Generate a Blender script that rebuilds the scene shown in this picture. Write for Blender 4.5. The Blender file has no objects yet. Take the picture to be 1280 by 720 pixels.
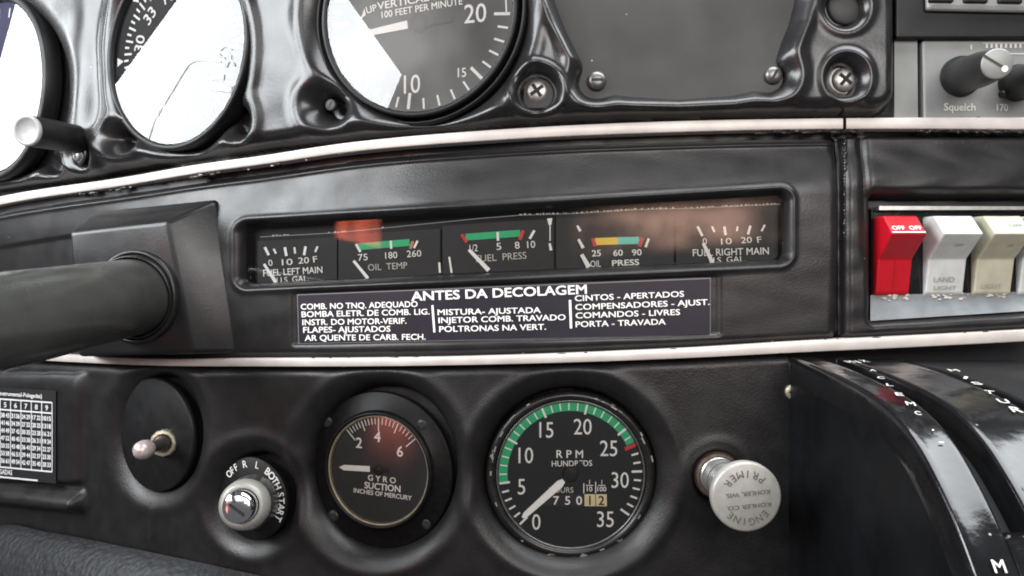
import bpy, bmesh, math, random
import numpy as np
from mathutils import Vector, Matrix

random.seed(7)
C = bpy.context.scene
COL = C.collection

# ------------------------------------------------------------------ camera, world, light
D = 0.372                      # lens to panel, metres
K = 1000.0                     # picture units (1280 wide) per unit of tangent
cam_d = bpy.data.cameras.new("camera")
cam = bpy.data.objects.new("camera", cam_d)
COL.objects.link(cam)
cam.location = (0, -D, 0)
cam.rotation_euler = (math.radians(90), 0, 0)
cam_d.sensor_width = 36.0
cam_d.lens = 36.0 * K / 1280.0
cam_d.clip_start = 0.005
cam_d.clip_end = 50.0
C.camera = cam

W = bpy.data.worlds.new("World")
C.world = W
W.use_nodes = True
bg = W.node_tree.nodes["Background"]
bg.inputs[0].default_value = (0.80, 0.84, 0.90, 1)
bg.inputs[1].default_value = 0.14


def area_lamp(name, centre, ax, ay, sx, sy, radiance, color, soft=0.0, grain=9.0):
    """rectangle with its sides along ax, ay; it shines along -(ax x ay)"""
    ax = Vector(ax).normalized(); ay = Vector(ay); ay = (ay - ax * ay.dot(ax)).normalized()
    az = ax.cross(ay)
    l = bpy.data.lights.new(name, 'AREA')
    l.shape = 'RECTANGLE'
    l.size, l.size_y = sx, sy
    l.energy = radiance * math.pi * sx * sy
    l.color = color
    o = bpy.data.objects.new(name, l)
    COL.objects.link(o)
    m = Matrix((ax, ay, az)).transposed().to_4x4(); m.translation = centre
    o.matrix_world = m
    if soft:
        # uneven source: fades to its rim and breaks up inside, like clothing or a cabin lining
        l.use_nodes = True
        nt = l.node_tree; N = nt.nodes; L = nt.links
        em = N["Emission"]
        ge = N.new("ShaderNodeNewGeometry"); sp = N.new("ShaderNodeSeparateXYZ"); L.new(ge.outputs["Parametric"], sp.inputs[0])
        acc = None
        for c in (0, 1):
            t = N.new("ShaderNodeMath"); t.operation = 'PINGPONG'; t.inputs[1].default_value = 0.5; L.new(sp.outputs[c], t.inputs[0])
            r = N.new("ShaderNodeMapRange"); r.interpolation_type = 'SMOOTHSTEP'
            r.inputs[1].default_value = 0.0; r.inputs[2].default_value = soft; L.new(t.outputs[0], r.inputs[0])
            if acc is None: acc = r.outputs[0]
            else:
                q = N.new("ShaderNodeMath"); q.operation = 'MULTIPLY'; L.new(acc, q.inputs[0]); L.new(r.outputs[0], q.inputs[1]); acc = q.outputs[0]
        no = N.new("ShaderNodeTexNoise"); no.inputs["Scale"].default_value = grain; no.inputs["Detail"].default_value = 3
        L.new(ge.outputs["Position"], no.inputs["Vector"])
        r = N.new("ShaderNodeMapRange"); r.inputs[1].default_value = 0.36; r.inputs[2].default_value = 0.62
        r.inputs[3].default_value = 0.25; r.inputs[4].default_value = 1.5; L.new(no.outputs[0], r.inputs[0])
        q = N.new("ShaderNodeMath"); q.operation = 'MULTIPLY'; L.new(acc, q.inputs[0]); L.new(r.outputs[0], q.inputs[1])
        L.new(q.outputs[0], em.inputs["Strength"])
    return o


# side window on the left (three panes of one slanted opening, in the plane x = -0.62)
SKY = (0.93, 0.97, 1.0)
WE, WN = Vector((0, 0.857, 0.515)), Vector((0, -0.515, 0.857))
WC = Vector((-0.62, -0.77, 0.355))


def side_window(a0, a1, h0, h1, rad):
    area_lamp("side_window_light", WC + WE * (a0 + a1) / 2 - WN * (h0 + h1) / 2, -WE, WN, a1 - a0, h1 - h0, rad, SKY)


WR = 14.0
side_window(0.0, 0.588, 0.0, 0.22, WR)
side_window(0.20, 0.42, 0.22, 0.38, WR)
side_window(0.42, 0.588, 0.22, 0.60, WR)
area_lamp("windscreen_side_light", (-0.62, 0.140, 0.2055), (0, -0.975, -0.22), (0, -0.22, 0.975), 0.05, 0.20, WR, SKY)
# daylight from the windscreen above and the cabin windows behind
area_lamp("windscreen_light", (0.35, -0.10, 0.60), (1, 0, 0), (0, 1, 0), 0.90, 0.50, 8.0, SKY)
area_lamp("cabin_window_light", (0.30, -0.98, 0.34), (1, 0, 0), (0, 0, 1), 0.62, 0.36, 8.0, (1.0, 0.97, 0.94))
area_lamp("cabin_ceiling_light", (-0.54, -0.98, 0.46), (1, 0, 0), (0, 0, 1), 1.02, 0.44, 3.2, (1.0, 0.98, 0.96), 0.12, 3.0)
# added lamps standing in for unseen people: red shirt left, skin tones right
area_lamp("occupant_reflection_light", (0.28, -0.98, 0.105), (1, 0, 0.08), (0, 0, 1), 0.44, 0.10, 7.0, (1.0, 0.58, 0.42), 0.35, 13.0)
area_lamp("occupant_reflection_light", (-0.60, -0.51, 0.085), (0, -1, -0.06), (0, 0, 1), 0.16, 0.05, 10.0, (1.0, 0.19, 0.10), 0.12, 14.0)
area_lamp("occupant_reflection_light", (-0.60, -0.62, -0.13), (0, -1, -0.3), (0, 0, 1), 0.16, 0.32, 5.0, (1.0, 0.22, 0.15), 0.4, 8.0)

C.view_settings.view_transform = 'Standard'
C.view_settings.look = 'None'
C.view_settings.exposure = 0.25
C.view_settings.gamma = 1.0
C.render.engine = 'CYCLES'
C.cycles.use_denoising = True
C.cycles.max_bounces = 8
C.cycles.filter_width = 1.9

# ------------------------------------------------------------------ the panel's own surface
# the panel bows: it is flat at the right and curves away at the left, y = g(x)
_xs = np.linspace(-0.60, 0.60, 2401)
_sl = -np.interp(_xs, [-0.60, -0.26, -0.19, -0.13, -0.065, -0.043, 0.0, 0.03, 0.6],
                 [0.60, 0.60, 0.54, 0.37, 0.30, 0.25, 0.08, 0.0, 0.0])
_g = np.concatenate([[0], np.cumsum((_sl[1:] + _sl[:-1]) / 2 * np.diff(_xs))])
_g -= np.interp(0.05, _xs, _g)
_uu = np.linspace(-200, 1500, 3401)
_t = (_uu - 640) / K
_dd = np.full_like(_uu, D)
for _ in range(200):
    _dd = 0.5 * _dd + 0.5 * (D + np.interp(_t * _dd, _xs, _g))


def depth(u):
    return np.interp(u, _uu, _dd)


def slope(x):
    return np.interp(x, _xs, _sl)


def PA(U, V, h0=0.0, H=0.0):
    """points of the panel seen at (U, V); h0 along depth, H along the local normal"""
    U = np.asarray(U, float); V = np.asarray(V, float)
    d = depth(U) - h0
    x = (U - 640) / K * d
    z = (360 - V) / K * d
    y = d - D
    s = slope(x)
    n = np.sqrt(1 + s * s)
    return np.stack([x + H * s / n, y - H / n, z], -1)


def P(u, v, h=0.0):
    return Vector(PA(u, v, h).tolist())


def Q(u, v, d):
    return Vector(((u - 640) / K * d, d - D, (360 - v) / K * d))


def normal(u):
    d = float(depth(u)); s = float(slope((u - 640) / K * d))
    return Vector((s, -1, 0)).normalized()


def frame(u, v, h=0.0, roll=0.0, flat=False):
    n = Vector((0, -1, 0)) if flat else normal(u)
    ez = Vector((0, 0, 1)); ex = ez.cross(n) * -1
    ex = Vector((-n.y, n.x, 0))
    m = Matrix((ex, ez, n)).transposed().to_4x4()
    return Matrix.Translation(P(u, v, h)) @ m @ Matrix.Rotation(math.radians(roll), 4, 'Z')


def mm_at(u, px, h=0.0):
    return px / K * (float(depth(u)) - h)


# ------------------------------------------------------------------ materials
MATS = {}


def mat(name, base, rough=0.5, metal=0.0, bump=None, var=0.0, vscale=120, rvar=0.0, coat=0.0, dust=0.0, spec=0.5,
        kind='noise', scratch=0.0):
    m = bpy.data.materials.new(name); m.use_nodes = True
    nt = m.node_tree; N = nt.nodes; L = nt.links
    b = N["Principled BSDF"]
    b.inputs["Roughness"].default_value = rough
    b.inputs["Metallic"].default_value = metal
    b.inputs["Specular IOR Level"].default_value = spec
    b.inputs["Coat Weight"].default_value = coat
    b.inputs["Coat Roughness"].default_value = 0.08
    tc = N.new("ShaderNodeTexCoord")
    col = N.new("ShaderNodeRGB"); col.outputs[0].default_value = (*base, 1)
    cur = col.outputs[0]
    nz = N.new("ShaderNodeTexNoise"); nz.inputs["Scale"].default_value = vscale; nz.inputs["Detail"].default_value = 6
    L.new(tc.outputs["Object"], nz.inputs["Vector"])
    if var:
        mr = N.new("ShaderNodeMapRange")
        mr.inputs[1].default_value = 0.3; mr.inputs[2].default_value = 0.7
        mr.inputs[3].default_value = 1 - var; mr.inputs[4].default_value = 1 + var
        L.new(nz.outputs[0], mr.inputs[0])
        vm = N.new("ShaderNodeVectorMath"); vm.operation = 'SCALE'
        L.new(cur, vm.inputs[0]); L.new(mr.outputs[0], vm.inputs["Scale"])
        cur = vm.outputs[0]
    if dust:
        vo = N.new("ShaderNodeTexVoronoi"); vo.inputs["Scale"].default_value = 190
        L.new(tc.outputs["Object"], vo.inputs["Vector"])
        r2 = N.new("ShaderNodeMapRange")
        r2.inputs[1].default_value = 0.03; r2.inputs[2].default_value = 0.10
        r2.inputs[3].default_value = 1; r2.inputs[4].default_value = 0
        L.new(vo.outputs["Distance"], r2.inputs[0])
        gt = N.new("ShaderNodeMath"); gt.operation = 'GREATER_THAN'; gt.inputs[1].default_value = 1 - dust
        sp = N.new("ShaderNodeSeparateColor"); L.new(vo.outputs["Color"], sp.inputs[0]); L.new(sp.outputs[0], gt.inputs[0])
        mu = N.new("ShaderNodeMath"); mu.operation = 'MULTIPLY'
        L.new(r2.outputs[0], mu.inputs[0]); L.new(gt.outputs[0], mu.inputs[1])
        mx = N.new("ShaderNodeMix"); mx.data_type = 'RGBA'
        L.new(mu.outputs[0], mx.inputs[0]); L.new(cur, mx.inputs[6]); mx.inputs[7].default_value = (0.42, 0.41, 0.38, 1)
        cur = mx.outputs[2]
    L.new(cur, b.inputs["Base Color"])
    if rvar:
        n2 = N.new("ShaderNodeTexNoise"); n2.inputs["Scale"].default_value = vscale * 0.45; n2.inputs["Detail"].default_value = 8
        L.new(tc.outputs["Object"], n2.inputs["Vector"])
        m2 = N.new("ShaderNodeMapRange")
        m2.inputs[1].default_value = 0.3; m2.inputs[2].default_value = 0.7
        m2.inputs[3].default_value = max(0.02, rough - rvar); m2.inputs[4].default_value = rough + rvar
        L.new(n2.outputs[0], m2.inputs[0]); L.new(m2.outputs[0], b.inputs["Roughness"])
    if bump:
        sc, st, dist = bump
        if kind == 'leather':
            n3 = N.new("ShaderNodeTexVoronoi"); n3.feature = 'SMOOTH_F1'; out = n3.outputs["Distance"]
        else:
            n3 = N.new("ShaderNodeTexNoise"); n3.inputs["Detail"].default_value = 4; out = n3.outputs[0]
        n3.inputs["Scale"].default_value = sc
        mp = N.new("ShaderNodeMapping")
        if kind == 'brushed':
            mp.inputs["Scale"].default_value = (0.05, 1, 1)
        L.new(tc.outputs["Object"], mp.inputs[0]); L.new(mp.outputs[0], n3.inputs["Vector"])
        bp = N.new("ShaderNodeBump"); bp.inputs["Strength"].default_value = st; bp.inputs["Distance"].default_value = dist
        L.new(out, bp.inputs["Height"]); L.new(bp.outputs[0], b.inputs["Normal"])
    MATS[name] = m
    return m


def glass_mat(name, tint=(1, 1, 1), ior=1.45, rough=0.0):
    m = bpy.data.materials.new(name); m.use_nodes = True
    nt = m.node_tree; N = nt.nodes; L = nt.links
    N.remove(N["Principled BSDF"])
    out = N["Material Output"]
    tr = N.new("ShaderNodeBsdfTransparent"); tr.inputs[0].default_value = (*tint, 1)
    gl = N.new("ShaderNodeBsdfGlossy"); gl.inputs["Roughness"].default_value = rough
    fr = N.new("ShaderNodeFresnel"); fr.inputs[0].default_value = ior
    mx = N.new("ShaderNodeMixShader")
    L.new(fr.outputs[0], mx.inputs[0]); L.new(tr.outputs[0], mx.inputs[1]); L.new(gl.outputs[0], mx.inputs[2])
    L.new(mx.outputs[0], out.inputs[0])
    MATS[name] = m
    return m


mat('moulded_black', (0.013, 0.0125, 0.013), 0.25, var=0.25, rvar=0.06, vscale=90, bump=(700, 0.10, 0.0004), dust=0.014)
mat('panel_vinyl', (0.012, 0.0112, 0.0114), 0.35, var=0.25, rvar=0.08, vscale=110, bump=(1100, 0.16, 0.0004), dust=0.016, spec=0.42)
mat('lower_black', (0.0085, 0.0077, 0.0078), 0.42, var=0.3, rvar=0.08, vscale=130, bump=(1100, 0.32, 0.0004), dust=0.016, spec=0.45)
mat('housing_black', (0.011, 0.011, 0.0115), 0.33, var=0.2, rvar=0.08, vscale=90, bump=(1000, 0.15, 0.0003), dust=0.014, spec=0.4)
mat('flange_black', (0.006, 0.0055, 0.0055), 0.38, var=0.3, vscale=300, bump=(1500, 0.2, 0.0003), spec=0.14, dust=0.012)
mat('leather', (0.021, 0.0225, 0.0245), 0.50, var=0.25, bump=(330, 0.75, 0.0010), kind='leather', spec=0.32)
mat('blank_grey', (0.028, 0.027, 0.0255), 0.5, var=0.25, rvar=0.1, vscale=50, bump=(300, 0.1, 0.0004), dust=0.025, spec=0.4)
mat('trim', (0.56, 0.51, 0.475), 0.38, 0.1, var=0.14, vscale=70, bump=(300, 0.15, 0.0004), kind='brushed', dust=0.02)
mat('dark_gap', (0.010, 0.010, 0.010), 0.7, var=0.3)
mat('sealant', (0.02, 0.018, 0.016), 0.22, var=0.3)
mat('flake', (0.55, 0.52, 0.48), 0.6, var=0.2)
mat('dial_black', (0.012, 0.012, 0.013), 0.6, var=0.1, spec=0.3)
mat('dial_grey', (0.030, 0.030, 0.031), 0.6, var=0.1, spec=0.3)
mat('bezel_black', (0.006, 0.006, 0.0062), 0.45, var=0.2, rvar=0.08, vscale=200, spec=0.3)
mat('bezel_worn', (0.010, 0.0095, 0.009), 0.30, var=0.3, rvar=0.1, vscale=250, spec=0.4)
mat('white_paint', (0.86, 0.85, 0.82), 0.6, var=0.04)
mat('soft_white', (0.55, 0.54, 0.50), 0.6, var=0.1)
mat('dim_print', (0.28, 0.28, 0.27), 0.6)
mat('green', (0.02, 0.40, 0.17), 0.55, var=0.08)
mat('red', (0.55, 0.02, 0.03), 0.5, var=0.05)
mat('orange', (0.50, 0.22, 0.10), 0.55)
mat('yellow', (0.85, 0.55, 0.03), 0.5)
mat('teal', (0.10, 0.62, 0.50), 0.5)
mat('cream_drum', (0.72, 0.60, 0.36), 0.6, var=0.08)
mat('steel', (0.42, 0.40, 0.385), 0.38, 0.8, var=0.25, vscale=500)
mat('dark_steel', (0.16, 0.155, 0.15), 0.35, 0.8, var=0.2, vscale=400)
mat('aluminium', (0.37, 0.365, 0.335), 0.42, 0.3, var=0.10, vscale=250, bump=(900, 0.08, 0.0002))
mat('aluminium_bare', (0.62, 0.61, 0.58), 0.3, 0.85, var=0.12, vscale=300)
mat('cap_grey', (0.30, 0.30, 0.29), 0.4, var=0.1, vscale=300)
mat('brass', (0.42, 0.38, 0.28), 0.38, 0.6, var=0.25, vscale=400)
mat('old_brass', (0.12, 0.09, 0.07), 0.5, 0.4, var=0.35, vscale=400)
mat('pink_knob', (0.50, 0.42, 0.40), 0.35, 0.35, var=0.15, vscale=500)
mat('black_screw', (0.02, 0.02, 0.02), 0.4, 0.2, var=0.3, vscale=500, spec=0.4)
mat('chrome', (0.78, 0.78, 0.78), 0.12, 1.0)
mat('red_plastic', (0.50, 0.006, 0.016), 0.34, var=0.07, vscale=200, dust=0.01)
mat('red_line', (0.42, 0.006, 0.012), 0.4)
mat('white_plastic', (0.58, 0.60, 0.585), 0.38, var=0.10, rvar=0.08, vscale=130, dust=0.02)
mat('cream_plastic', (0.49, 0.465, 0.355), 0.38, var=0.12, rvar=0.08, vscale=130, dust=0.02)
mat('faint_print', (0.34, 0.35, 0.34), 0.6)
mat('print_grey', (0.09, 0.09, 0.085), 0.6)
mat('gloss_black', (0.006, 0.0062, 0.007), 0.16, var=0.2, rvar=0.07, vscale=140, bump=(90, 0.16, 0.002), dust=0.03)
mat('side_black', (0.005, 0.0055, 0.0065), 0.42, var=0.3, rvar=0.1, vscale=60, bump=(60, 0.2, 0.002), dust=0.006, spec=0.16)
mat('sticker', (0.020, 0.017, 0.025), 0.38, var=0.08, rvar=0.05, vscale=80, spec=0.25)
mat('sticker_edge', (0.16, 0.15, 0.16), 0.3)
mat('card_black', (0.012, 0.012, 0.013), 0.5)
mat('card_white', (0.70, 0.70, 0.70), 0.6)
mat('shaft_paint', (0.046, 0.047, 0.042), 0.27, var=0.14, rvar=0.07, vscale=60, bump=(500, 0.06, 0.0004), dust=0.012)
mat('radio_grey', (0.19, 0.195, 0.19), 0.42, 0.1, var=0.08, vscale=100)
mat('knob_black', (0.014, 0.014, 0.014), 0.45, var=0.3, dust=0.02)
mat('knob_face', (0.23, 0.235, 0.225), 0.45, 0.3, var=0.05)
mat('ledge_metal', (0.22, 0.235, 0.245), 0.40, 0.3, var=0.25, vscale=90, bump=(200, 0.15, 0.0005), dust=0.03)
mat('tan_edge', (0.42, 0.36, 0.22), 0.5)
mat('horizon_blue', (0.03, 0.03, 0.07), 0.5)
glass_mat('glass', ior=1.62)
glass_mat('glass_hazed', (0.97, 0.97, 0.96), 1.5, 0.035)
glass_mat('window_plastic', (0.96, 0.96, 0.95), 1.42, 0.03)
M = MATS


# ------------------------------------------------------------------ mesh building
class MB:
    def __init__(s):
        s.v = []; s.f = []; s.m = []; s.mi = 0; s.sm = []

    def add(s, vs, fs, smooth=False):
        o = len(s.v)
        s.v += [tuple(x) for x in vs]
        for f in fs:
            s.f.append(tuple(o + i for i in f)); s.m.append(s.mi); s.sm.append(smooth)
        return s

    def lathe(s, prof, n=64, cap0=False, cap1=False, mtx=None, smooth=True, sx=1.0):
        """prof: (r, z) pairs"""
        vs = []; fs = []
        for r, z in prof:
            for i in range(n):
                a = 2 * math.pi * i / n
                vs.append((r * math.cos(a) * sx, r * math.sin(a), z))
        for j in range(len(prof) - 1):
            for i in range(n):
                k = (i + 1) % n
                fs.append((j * n + i, j * n + k, (j + 1) * n + k, (j + 1) * n + i))
        if mtx is not None:
            vs = [mtx @ Vector(x) for x in vs]
        s.add(vs, fs, smooth)
        if cap0: s.add(vs[:n], [tuple(range(n))[::-1]])
        if cap1: s.add(vs[-n:], [tuple(range(n))])
        return s

    def disc(s, r, z=0.0, n=64, cx=0, cy=0):
        return s.add([(cx + r * math.cos(2 * math.pi * i / n), cy + r * math.sin(2 * math.pi * i / n), z) for i in range(n)],
                     [tuple(range(n))])

    def arc(s, r0, r1, a0, a1, z=0.0, n=None):
        n = n or max(2, int(abs(a1 - a0) / 3))
        vs = []; fs = []
        for i in range(n + 1):
            a = math.radians(a0 + (a1 - a0) * i / n)
            vs += [(r0 * math.cos(a), r0 * math.sin(a), z), (r1 * math.cos(a), r1 * math.sin(a), z)]
        for i in range(n):
            q = (2 * i, 2 * i + 1, 2 * i + 3, 2 * i + 2)
            fs.append(q if a1 < a0 else q[::-1][::-1])
        return s.add(vs, fs)

    def tick(s, ang, r0, r1, w, z=0.0, w1=None):
        a = math.radians(ang); c, n = math.cos(a), math.sin(a); w1 = w if w1 is None else w1
        pts = []
        for r, ww, sg in ((r0, w, -1), (r1, w1, -1), (r1, w1, 1), (r0, w, 1)):
            pts.append((r * c - sg * ww / 2 * n, r * n + sg * ww / 2 * c, z))
        return s.add(pts, [(0, 1, 2, 3)])

    def quad(s, *pts):
        return s.add(pts, [tuple(range(len(pts)))])

    def line(s, x0, y0, x1, y1, w, z=0.0, w1=None):
        dx, dy = x1 - x0, y1 - y0; l = math.hypot(dx, dy) or 1; nx, ny = -dy / l / 2, dx / l / 2
        w1 = w if w1 is None else w1
        return s.add([(x0 - nx * w, y0 - ny * w, z), (x1 - nx * w1, y1 - ny * w1, z), (x1 + nx * w1, y1 + ny * w1, z), (x0 + nx * w, y0 + ny * w, z)], [(0, 1, 2, 3)])

    def prism(s, pts, z0, z1, mtx=None, smooth=False):
        n = len(pts)
        vs = [Vector((x, y, z0)) for x, y in pts] + [Vector((x, y, z1)) for x, y in pts]
        if mtx is not None: vs = [mtx @ v for v in vs]
        fs = [tuple(range(n))[::-1], tuple(range(n, 2 * n))] + [(i, (i + 1) % n, n + (i + 1) % n, n + i) for i in range(n)]
        return s.add(vs, fs, smooth)

    def text(s, body, mtx, h, width=None, bold=0.0, align='CENTER', wf=1.0):
        """flat lettering; cap height h; centred on mtx's origin; x runs along the line"""
        vs, fs, x0, x1 = text_mesh(body, bold)
        w = x1 - x0
        sy = h / CAP
        sx = sy * wf if width is None else width / w
        off = (x0 + x1) / 2 if align == 'CENTER' else (x0 if align == 'LEFT' else x1)
        return s.add([mtx @ Vector(((x - off) * sx, (y - CAP / 2) * sy, k * 0.000012)) for x, y, k in vs], fs)

    def build(s, name, materials, parent=None, mtx=None, bevel=None, subsurf=0, autosmooth=None):
        me = bpy.data.meshes.new(name)
        me.from_pydata(s.v, [], s.f)
        ms = materials if isinstance(materials, (list, tuple)) else [materials]
        for x in ms: me.materials.append(x if not isinstance(x, str) else M[x])
        me.polygons.foreach_set("material_index", s.m)
        me.polygons.foreach_set("use_smooth", s.sm)
        me.update()
        if bevel:
            bm = bmesh.new(); bm.from_mesh(me)
            bmesh.ops.remove_doubles(bm, verts=bm.verts, dist=1e-6)
            bmesh.ops.recalc_face_normals(bm, faces=bm.faces)
            es = [e for e in bm.edges if len(e.link_faces) == 2 and e.calc_face_angle(0) > 0.3]
            bmesh.ops.bevel(bm, geom=es, offset=bevel, segments=3, profile=0.5, affect='EDGES', clamp_overlap=True)
            bm.to_mesh(me); bm.free()
        o = bpy.data.objects.new(name, me)
        COL.objects.link(o)
        if parent is not None:
            o.parent = parent
        if mtx is not None:
            o.matrix_world = mtx if parent is None else mtx
            if parent is not None:
                o.matrix_basis = parent.matrix_world.inverted() @ mtx if parent.matrix_world != Matrix() else mtx
        return o


_tc = {}


def text_mesh(body, bold=0.0):
    """flat lettering; heavier weights lay shifted copies over each other"""
    k = (body, bold)
    if k in _tc: return _tc[k]
    cu = bpy.data.curves.new("t", 'FONT'); cu.body = body; cu.size = 1.0
    cu.resolution_u = 3
    o = bpy.data.objects.new("t", cu); COL.objects.link(o)
    dg = bpy.context.evaluated_depsgraph_get(); dg.update()
    me = o.evaluated_get(dg).to_mesh()
    v0 = [(v.co.x, v.co.y) for v in me.vertices]; f0 = [tuple(p.vertices) for p in me.polygons]
    o.evaluated_get(dg).to_mesh_clear()
    bpy.data.objects.remove(o); bpy.data.curves.remove(cu)
    vs, fs = [], []
    for i, (dx, dy) in enumerate(((0, 0),) if bold <= 0 else ((-1, -1), (1, -1), (1, 1), (-1, 1))):
        n = len(vs)
        vs += [(x + dx * bold, y + dy * bold * 0.8, i) for x, y in v0]
        fs += [tuple(n + q for q in f) for f in f0]
    xs = [v[0] for v in vs] or [0, 1]
    r = (vs, fs, min(xs), max(xs)); _tc[k] = r
    return r


CAP = 1.0
_hv = text_mesh("H")[0]
CAP = max(v[1] for v in _hv)


def tag(o, label, cat=None, group=None, kind=None):
    o["label"] = label
    if cat: o["category"] = cat
    if group: o["group"] = group
    if kind: o["kind"] = kind
    return o


def thing(name, mtx, label, cat, group=None):
    o = bpy.data.objects.new(name, None); COL.objects.link(o)
    o.empty_display_size = 0.01
    o.matrix_world = mtx
    return tag(o, label, cat, group)


def part(mb, name, materials, parent, **k):
    """mb in parent's local space"""
    o = mb.build(name, materials, None, **k)
    o.parent = parent
    return o


def T(x, y, z=0.0, rot=0.0):
    return Matrix.Translation((x, y, z)) @ Matrix.Rotation(math.radians(rot), 4, 'Z')


def label_text(mb, body, uL, vL, uR, vR, cap_px, h=0.0, bold=0.0):
    """a line of lettering laid on the panel's surface from (uL, vL) to (uR, vR)"""
    vs, fs, x0, x1 = text_mesh(body, bold)
    a = np.array(vs); t = (a[:, 0] - x0) / (x1 - x0); y = (a[:, 1] - CAP / 2) / CAP * cap_px
    th = math.atan2(vR - vL, uR - uL)
    U_ = uL + (uR - uL) * t + y * math.sin(th); V_ = vL + (vR - vL) * t - y * math.cos(th)
    mb.add(PA(U_, V_, h, a[:, 2] * 0.000012).tolist(), fs)


def grid_sheet(U, V, H, h0=0.0):
    """height sheet over the panel's surface; U, V, H arrays"""
    pts = PA(U, V, h0, H).reshape(-1, 3)
    r, c = U.shape
    idx = np.arange(r * c).reshape(r, c)
    f = np.stack([idx[:-1, :-1], idx[1:, :-1], idx[1:, 1:], idx[:-1, 1:]], -1).reshape(-1, 4)
    return pts, f


def sheet_obj(name, U, V, H, h0, material, mask=None):
    pts, f = grid_sheet(U, V, H, h0)
    if mask is not None:
        k = mask[:-1, :-1] & mask[1:, :-1] & mask[1:, 1:] & mask[:-1, 1:]
        f = f[k.reshape(-1)]
    me = bpy.data.meshes.new(name)
    me.from_pydata(pts.tolist(), [], f.tolist())
    me.materials.append(M[material])
    me.polygons.foreach_set("use_smooth", [True] * len(me.polygons))
    me.update()
    o = bpy.data.objects.new(name, me); COL.objects.link(o)
    return o


def ss(a, b, x):
    t = np.clip((x - a) / (b - a), 0, 1)
    return t * t * (3 - 2 * t)


def rnd(a, b, x):
    """quarter-round rise from a to b"""
    t = np.clip((x - a) / (b - a), 0, 1)
    return np.sqrt(np.clip(1 - (1 - t) ** 2, 0, 1))


def smin(a, b, k):
    h = np.clip(0.5 + 0.5 * (b - a) / k, 0, 1)
    return b * (1 - h) + a * h - k * h * (1 - h)


def smax(a, b, k):
    return -smin(-a, -b, k)


def ell(U, V, cu, cv, rx, ry, rot=0.0):
    c, s = math.cos(math.radians(rot)), math.sin(math.radians(rot))
    X = (U - cu) * c + (V - cv) * s; Y = -(U - cu) * s + (V - cv) * c
    k = np.hypot(X / rx, Y / ry)
    g = np.hypot(X / rx ** 2, Y / ry ** 2) + 1e-9
    return np.where(k > 0.2, k * (k - 1) / g, -min(rx, ry) * (1 - k))


def pl(pts):
    a = np.array(pts, float)
    return lambda u: np.interp(u, a[:, 0], a[:, 1])


def spl(pts):
    """smooth curve through points (Catmull-Rom by u)"""
    a = np.array(pts, float); x, y = a[:, 0], a[:, 1]
    m = np.gradient(y, x)
    def f(u):
        u = np.asarray(u, float)
        i = np.clip(np.searchsorted(x, u) - 1, 0, len(x) - 2)
        h = x[i + 1] - x[i]; t = np.clip((u - x[i]) / h, 0, 1)
        return ((2 * t**3 - 3 * t**2 + 1) * y[i] + (t**3 - 2 * t**2 + t) * h * m[i] + (-2 * t**3 + 3 * t**2) * y[i + 1] + (t**3 - t**2) * h * m[i + 1])
    return f


# edge lines measured across the panel
s1_top = spl([(-40, 255), (0, 246), (160, 221), (260, 204), (320, 196), (432, 179), (604, 163.5), (700, 157.5), (832, 152), (1004, 148.5), (1100, 147.5), (1330, 147)])
s1_bot = spl([(-40, 266), (0, 257), (160, 232), (260, 215.5), (320, 207.5), (432, 191.5), (604, 177), (700, 171.5), (832, 166.5), (1004, 162.5), (1100, 162), (1330, 163)])
s2_top = spl([(-40, 437), (60, 442), (120, 445), (200, 448), (320, 447.5), (500, 446.5), (640, 443.5), (760, 439), (860, 434.5), (1000, 426), (1140, 419), (1330, 409)])
s2_bot = spl([(-40, 446), (60, 451), (120, 454), (200, 457), (320, 458), (500, 457.5), (640, 455), (760, 451.5), (860, 447.5), (1000, 440.5), (1140, 434), (1330, 424)])

# ------------------------------------------------------------------ backing behind everything
U, V = np.meshgrid(np.linspace(-90, 1420, 80), np.linspace(-80, 800, 20))
bk = sheet_obj('bulkhead', U, V, U * 0, -0.022, 'dark_gap')
tag(bk, 'dark bulkhead behind the whole instrument panel', kind='structure')

# ------------------------------------------------------------------ upper moulded cover
vb = spl([(-60, 245), (0, 235), (100, 220), (160, 209), (320, 184), (480, 166), (640, 151), (760, 145), (860, 142), (1000, 140), (1200, 140)])
U, V = np.meshgrid(np.arange(-60, 1140.1, 1.5), np.arange(-70, 262, 1.5))
PL = 0.011                                           # height of the cover's crest above the panel
# openings
hL = ell(U, V, -2, 110, 76, 110)
hL = smin(hL, ell(U, V, 50, 205, 14, 10), 10)
hD = ell(U, V, 222, 62, 79, 125)
hD = smin(smin(hD, ell(U, V, 290, 148, 12, 18), 8), ell(U, V, 148, 172, 11, 10), 8)
hV = ell(U, V, 525, 18, 128, 132)
hV = smin(hV, ell(U, V, 409, 132, 15, 15), 16)
left = pl([(-80, 668), (0, 694), (30, 706), (72, 727), (120, 742)])
right = pl([(-80, 1012), (0, 1000), (25, 994), (50, 984), (80, 974), (120, 962)])
hB = smax(smax(left(V) - U, U - right(V), 12), (V - pl([(740, 112), (790, 118), (850, 122), (920, 117), (960, 108)])(U)), 14)
hB = smin(smin(hB, ell(U, V, 746, 100, 22, 20), 12), ell(U, V, 966, 93, 20, 19), 12)
hR = ell(U, V, 1057, 8, 23, 23)
w1 = ell(U, V, 671, 113, 27, 27)
w2 = ell(U, V, 1058, 97, 23, 25)
w3 = ell(U, V, 97, 193, 13, 18)
H = np.zeros_like(U)
deep = -0.020
prof = lambda d, a, b: rnd(a, b, d)
f = np.ones_like(U)
for d_, a, b in ((hL, -3, 26), (hD, -3, 24), (hV, -3, 30)):
    f = np.minimum(f, prof(d_, a, b))
fb = prof(hB, -2, 20)
drop = (1 - f) * (PL + 0.003)
H -= drop
H -= (1 - fb) * 0.0085
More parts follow.
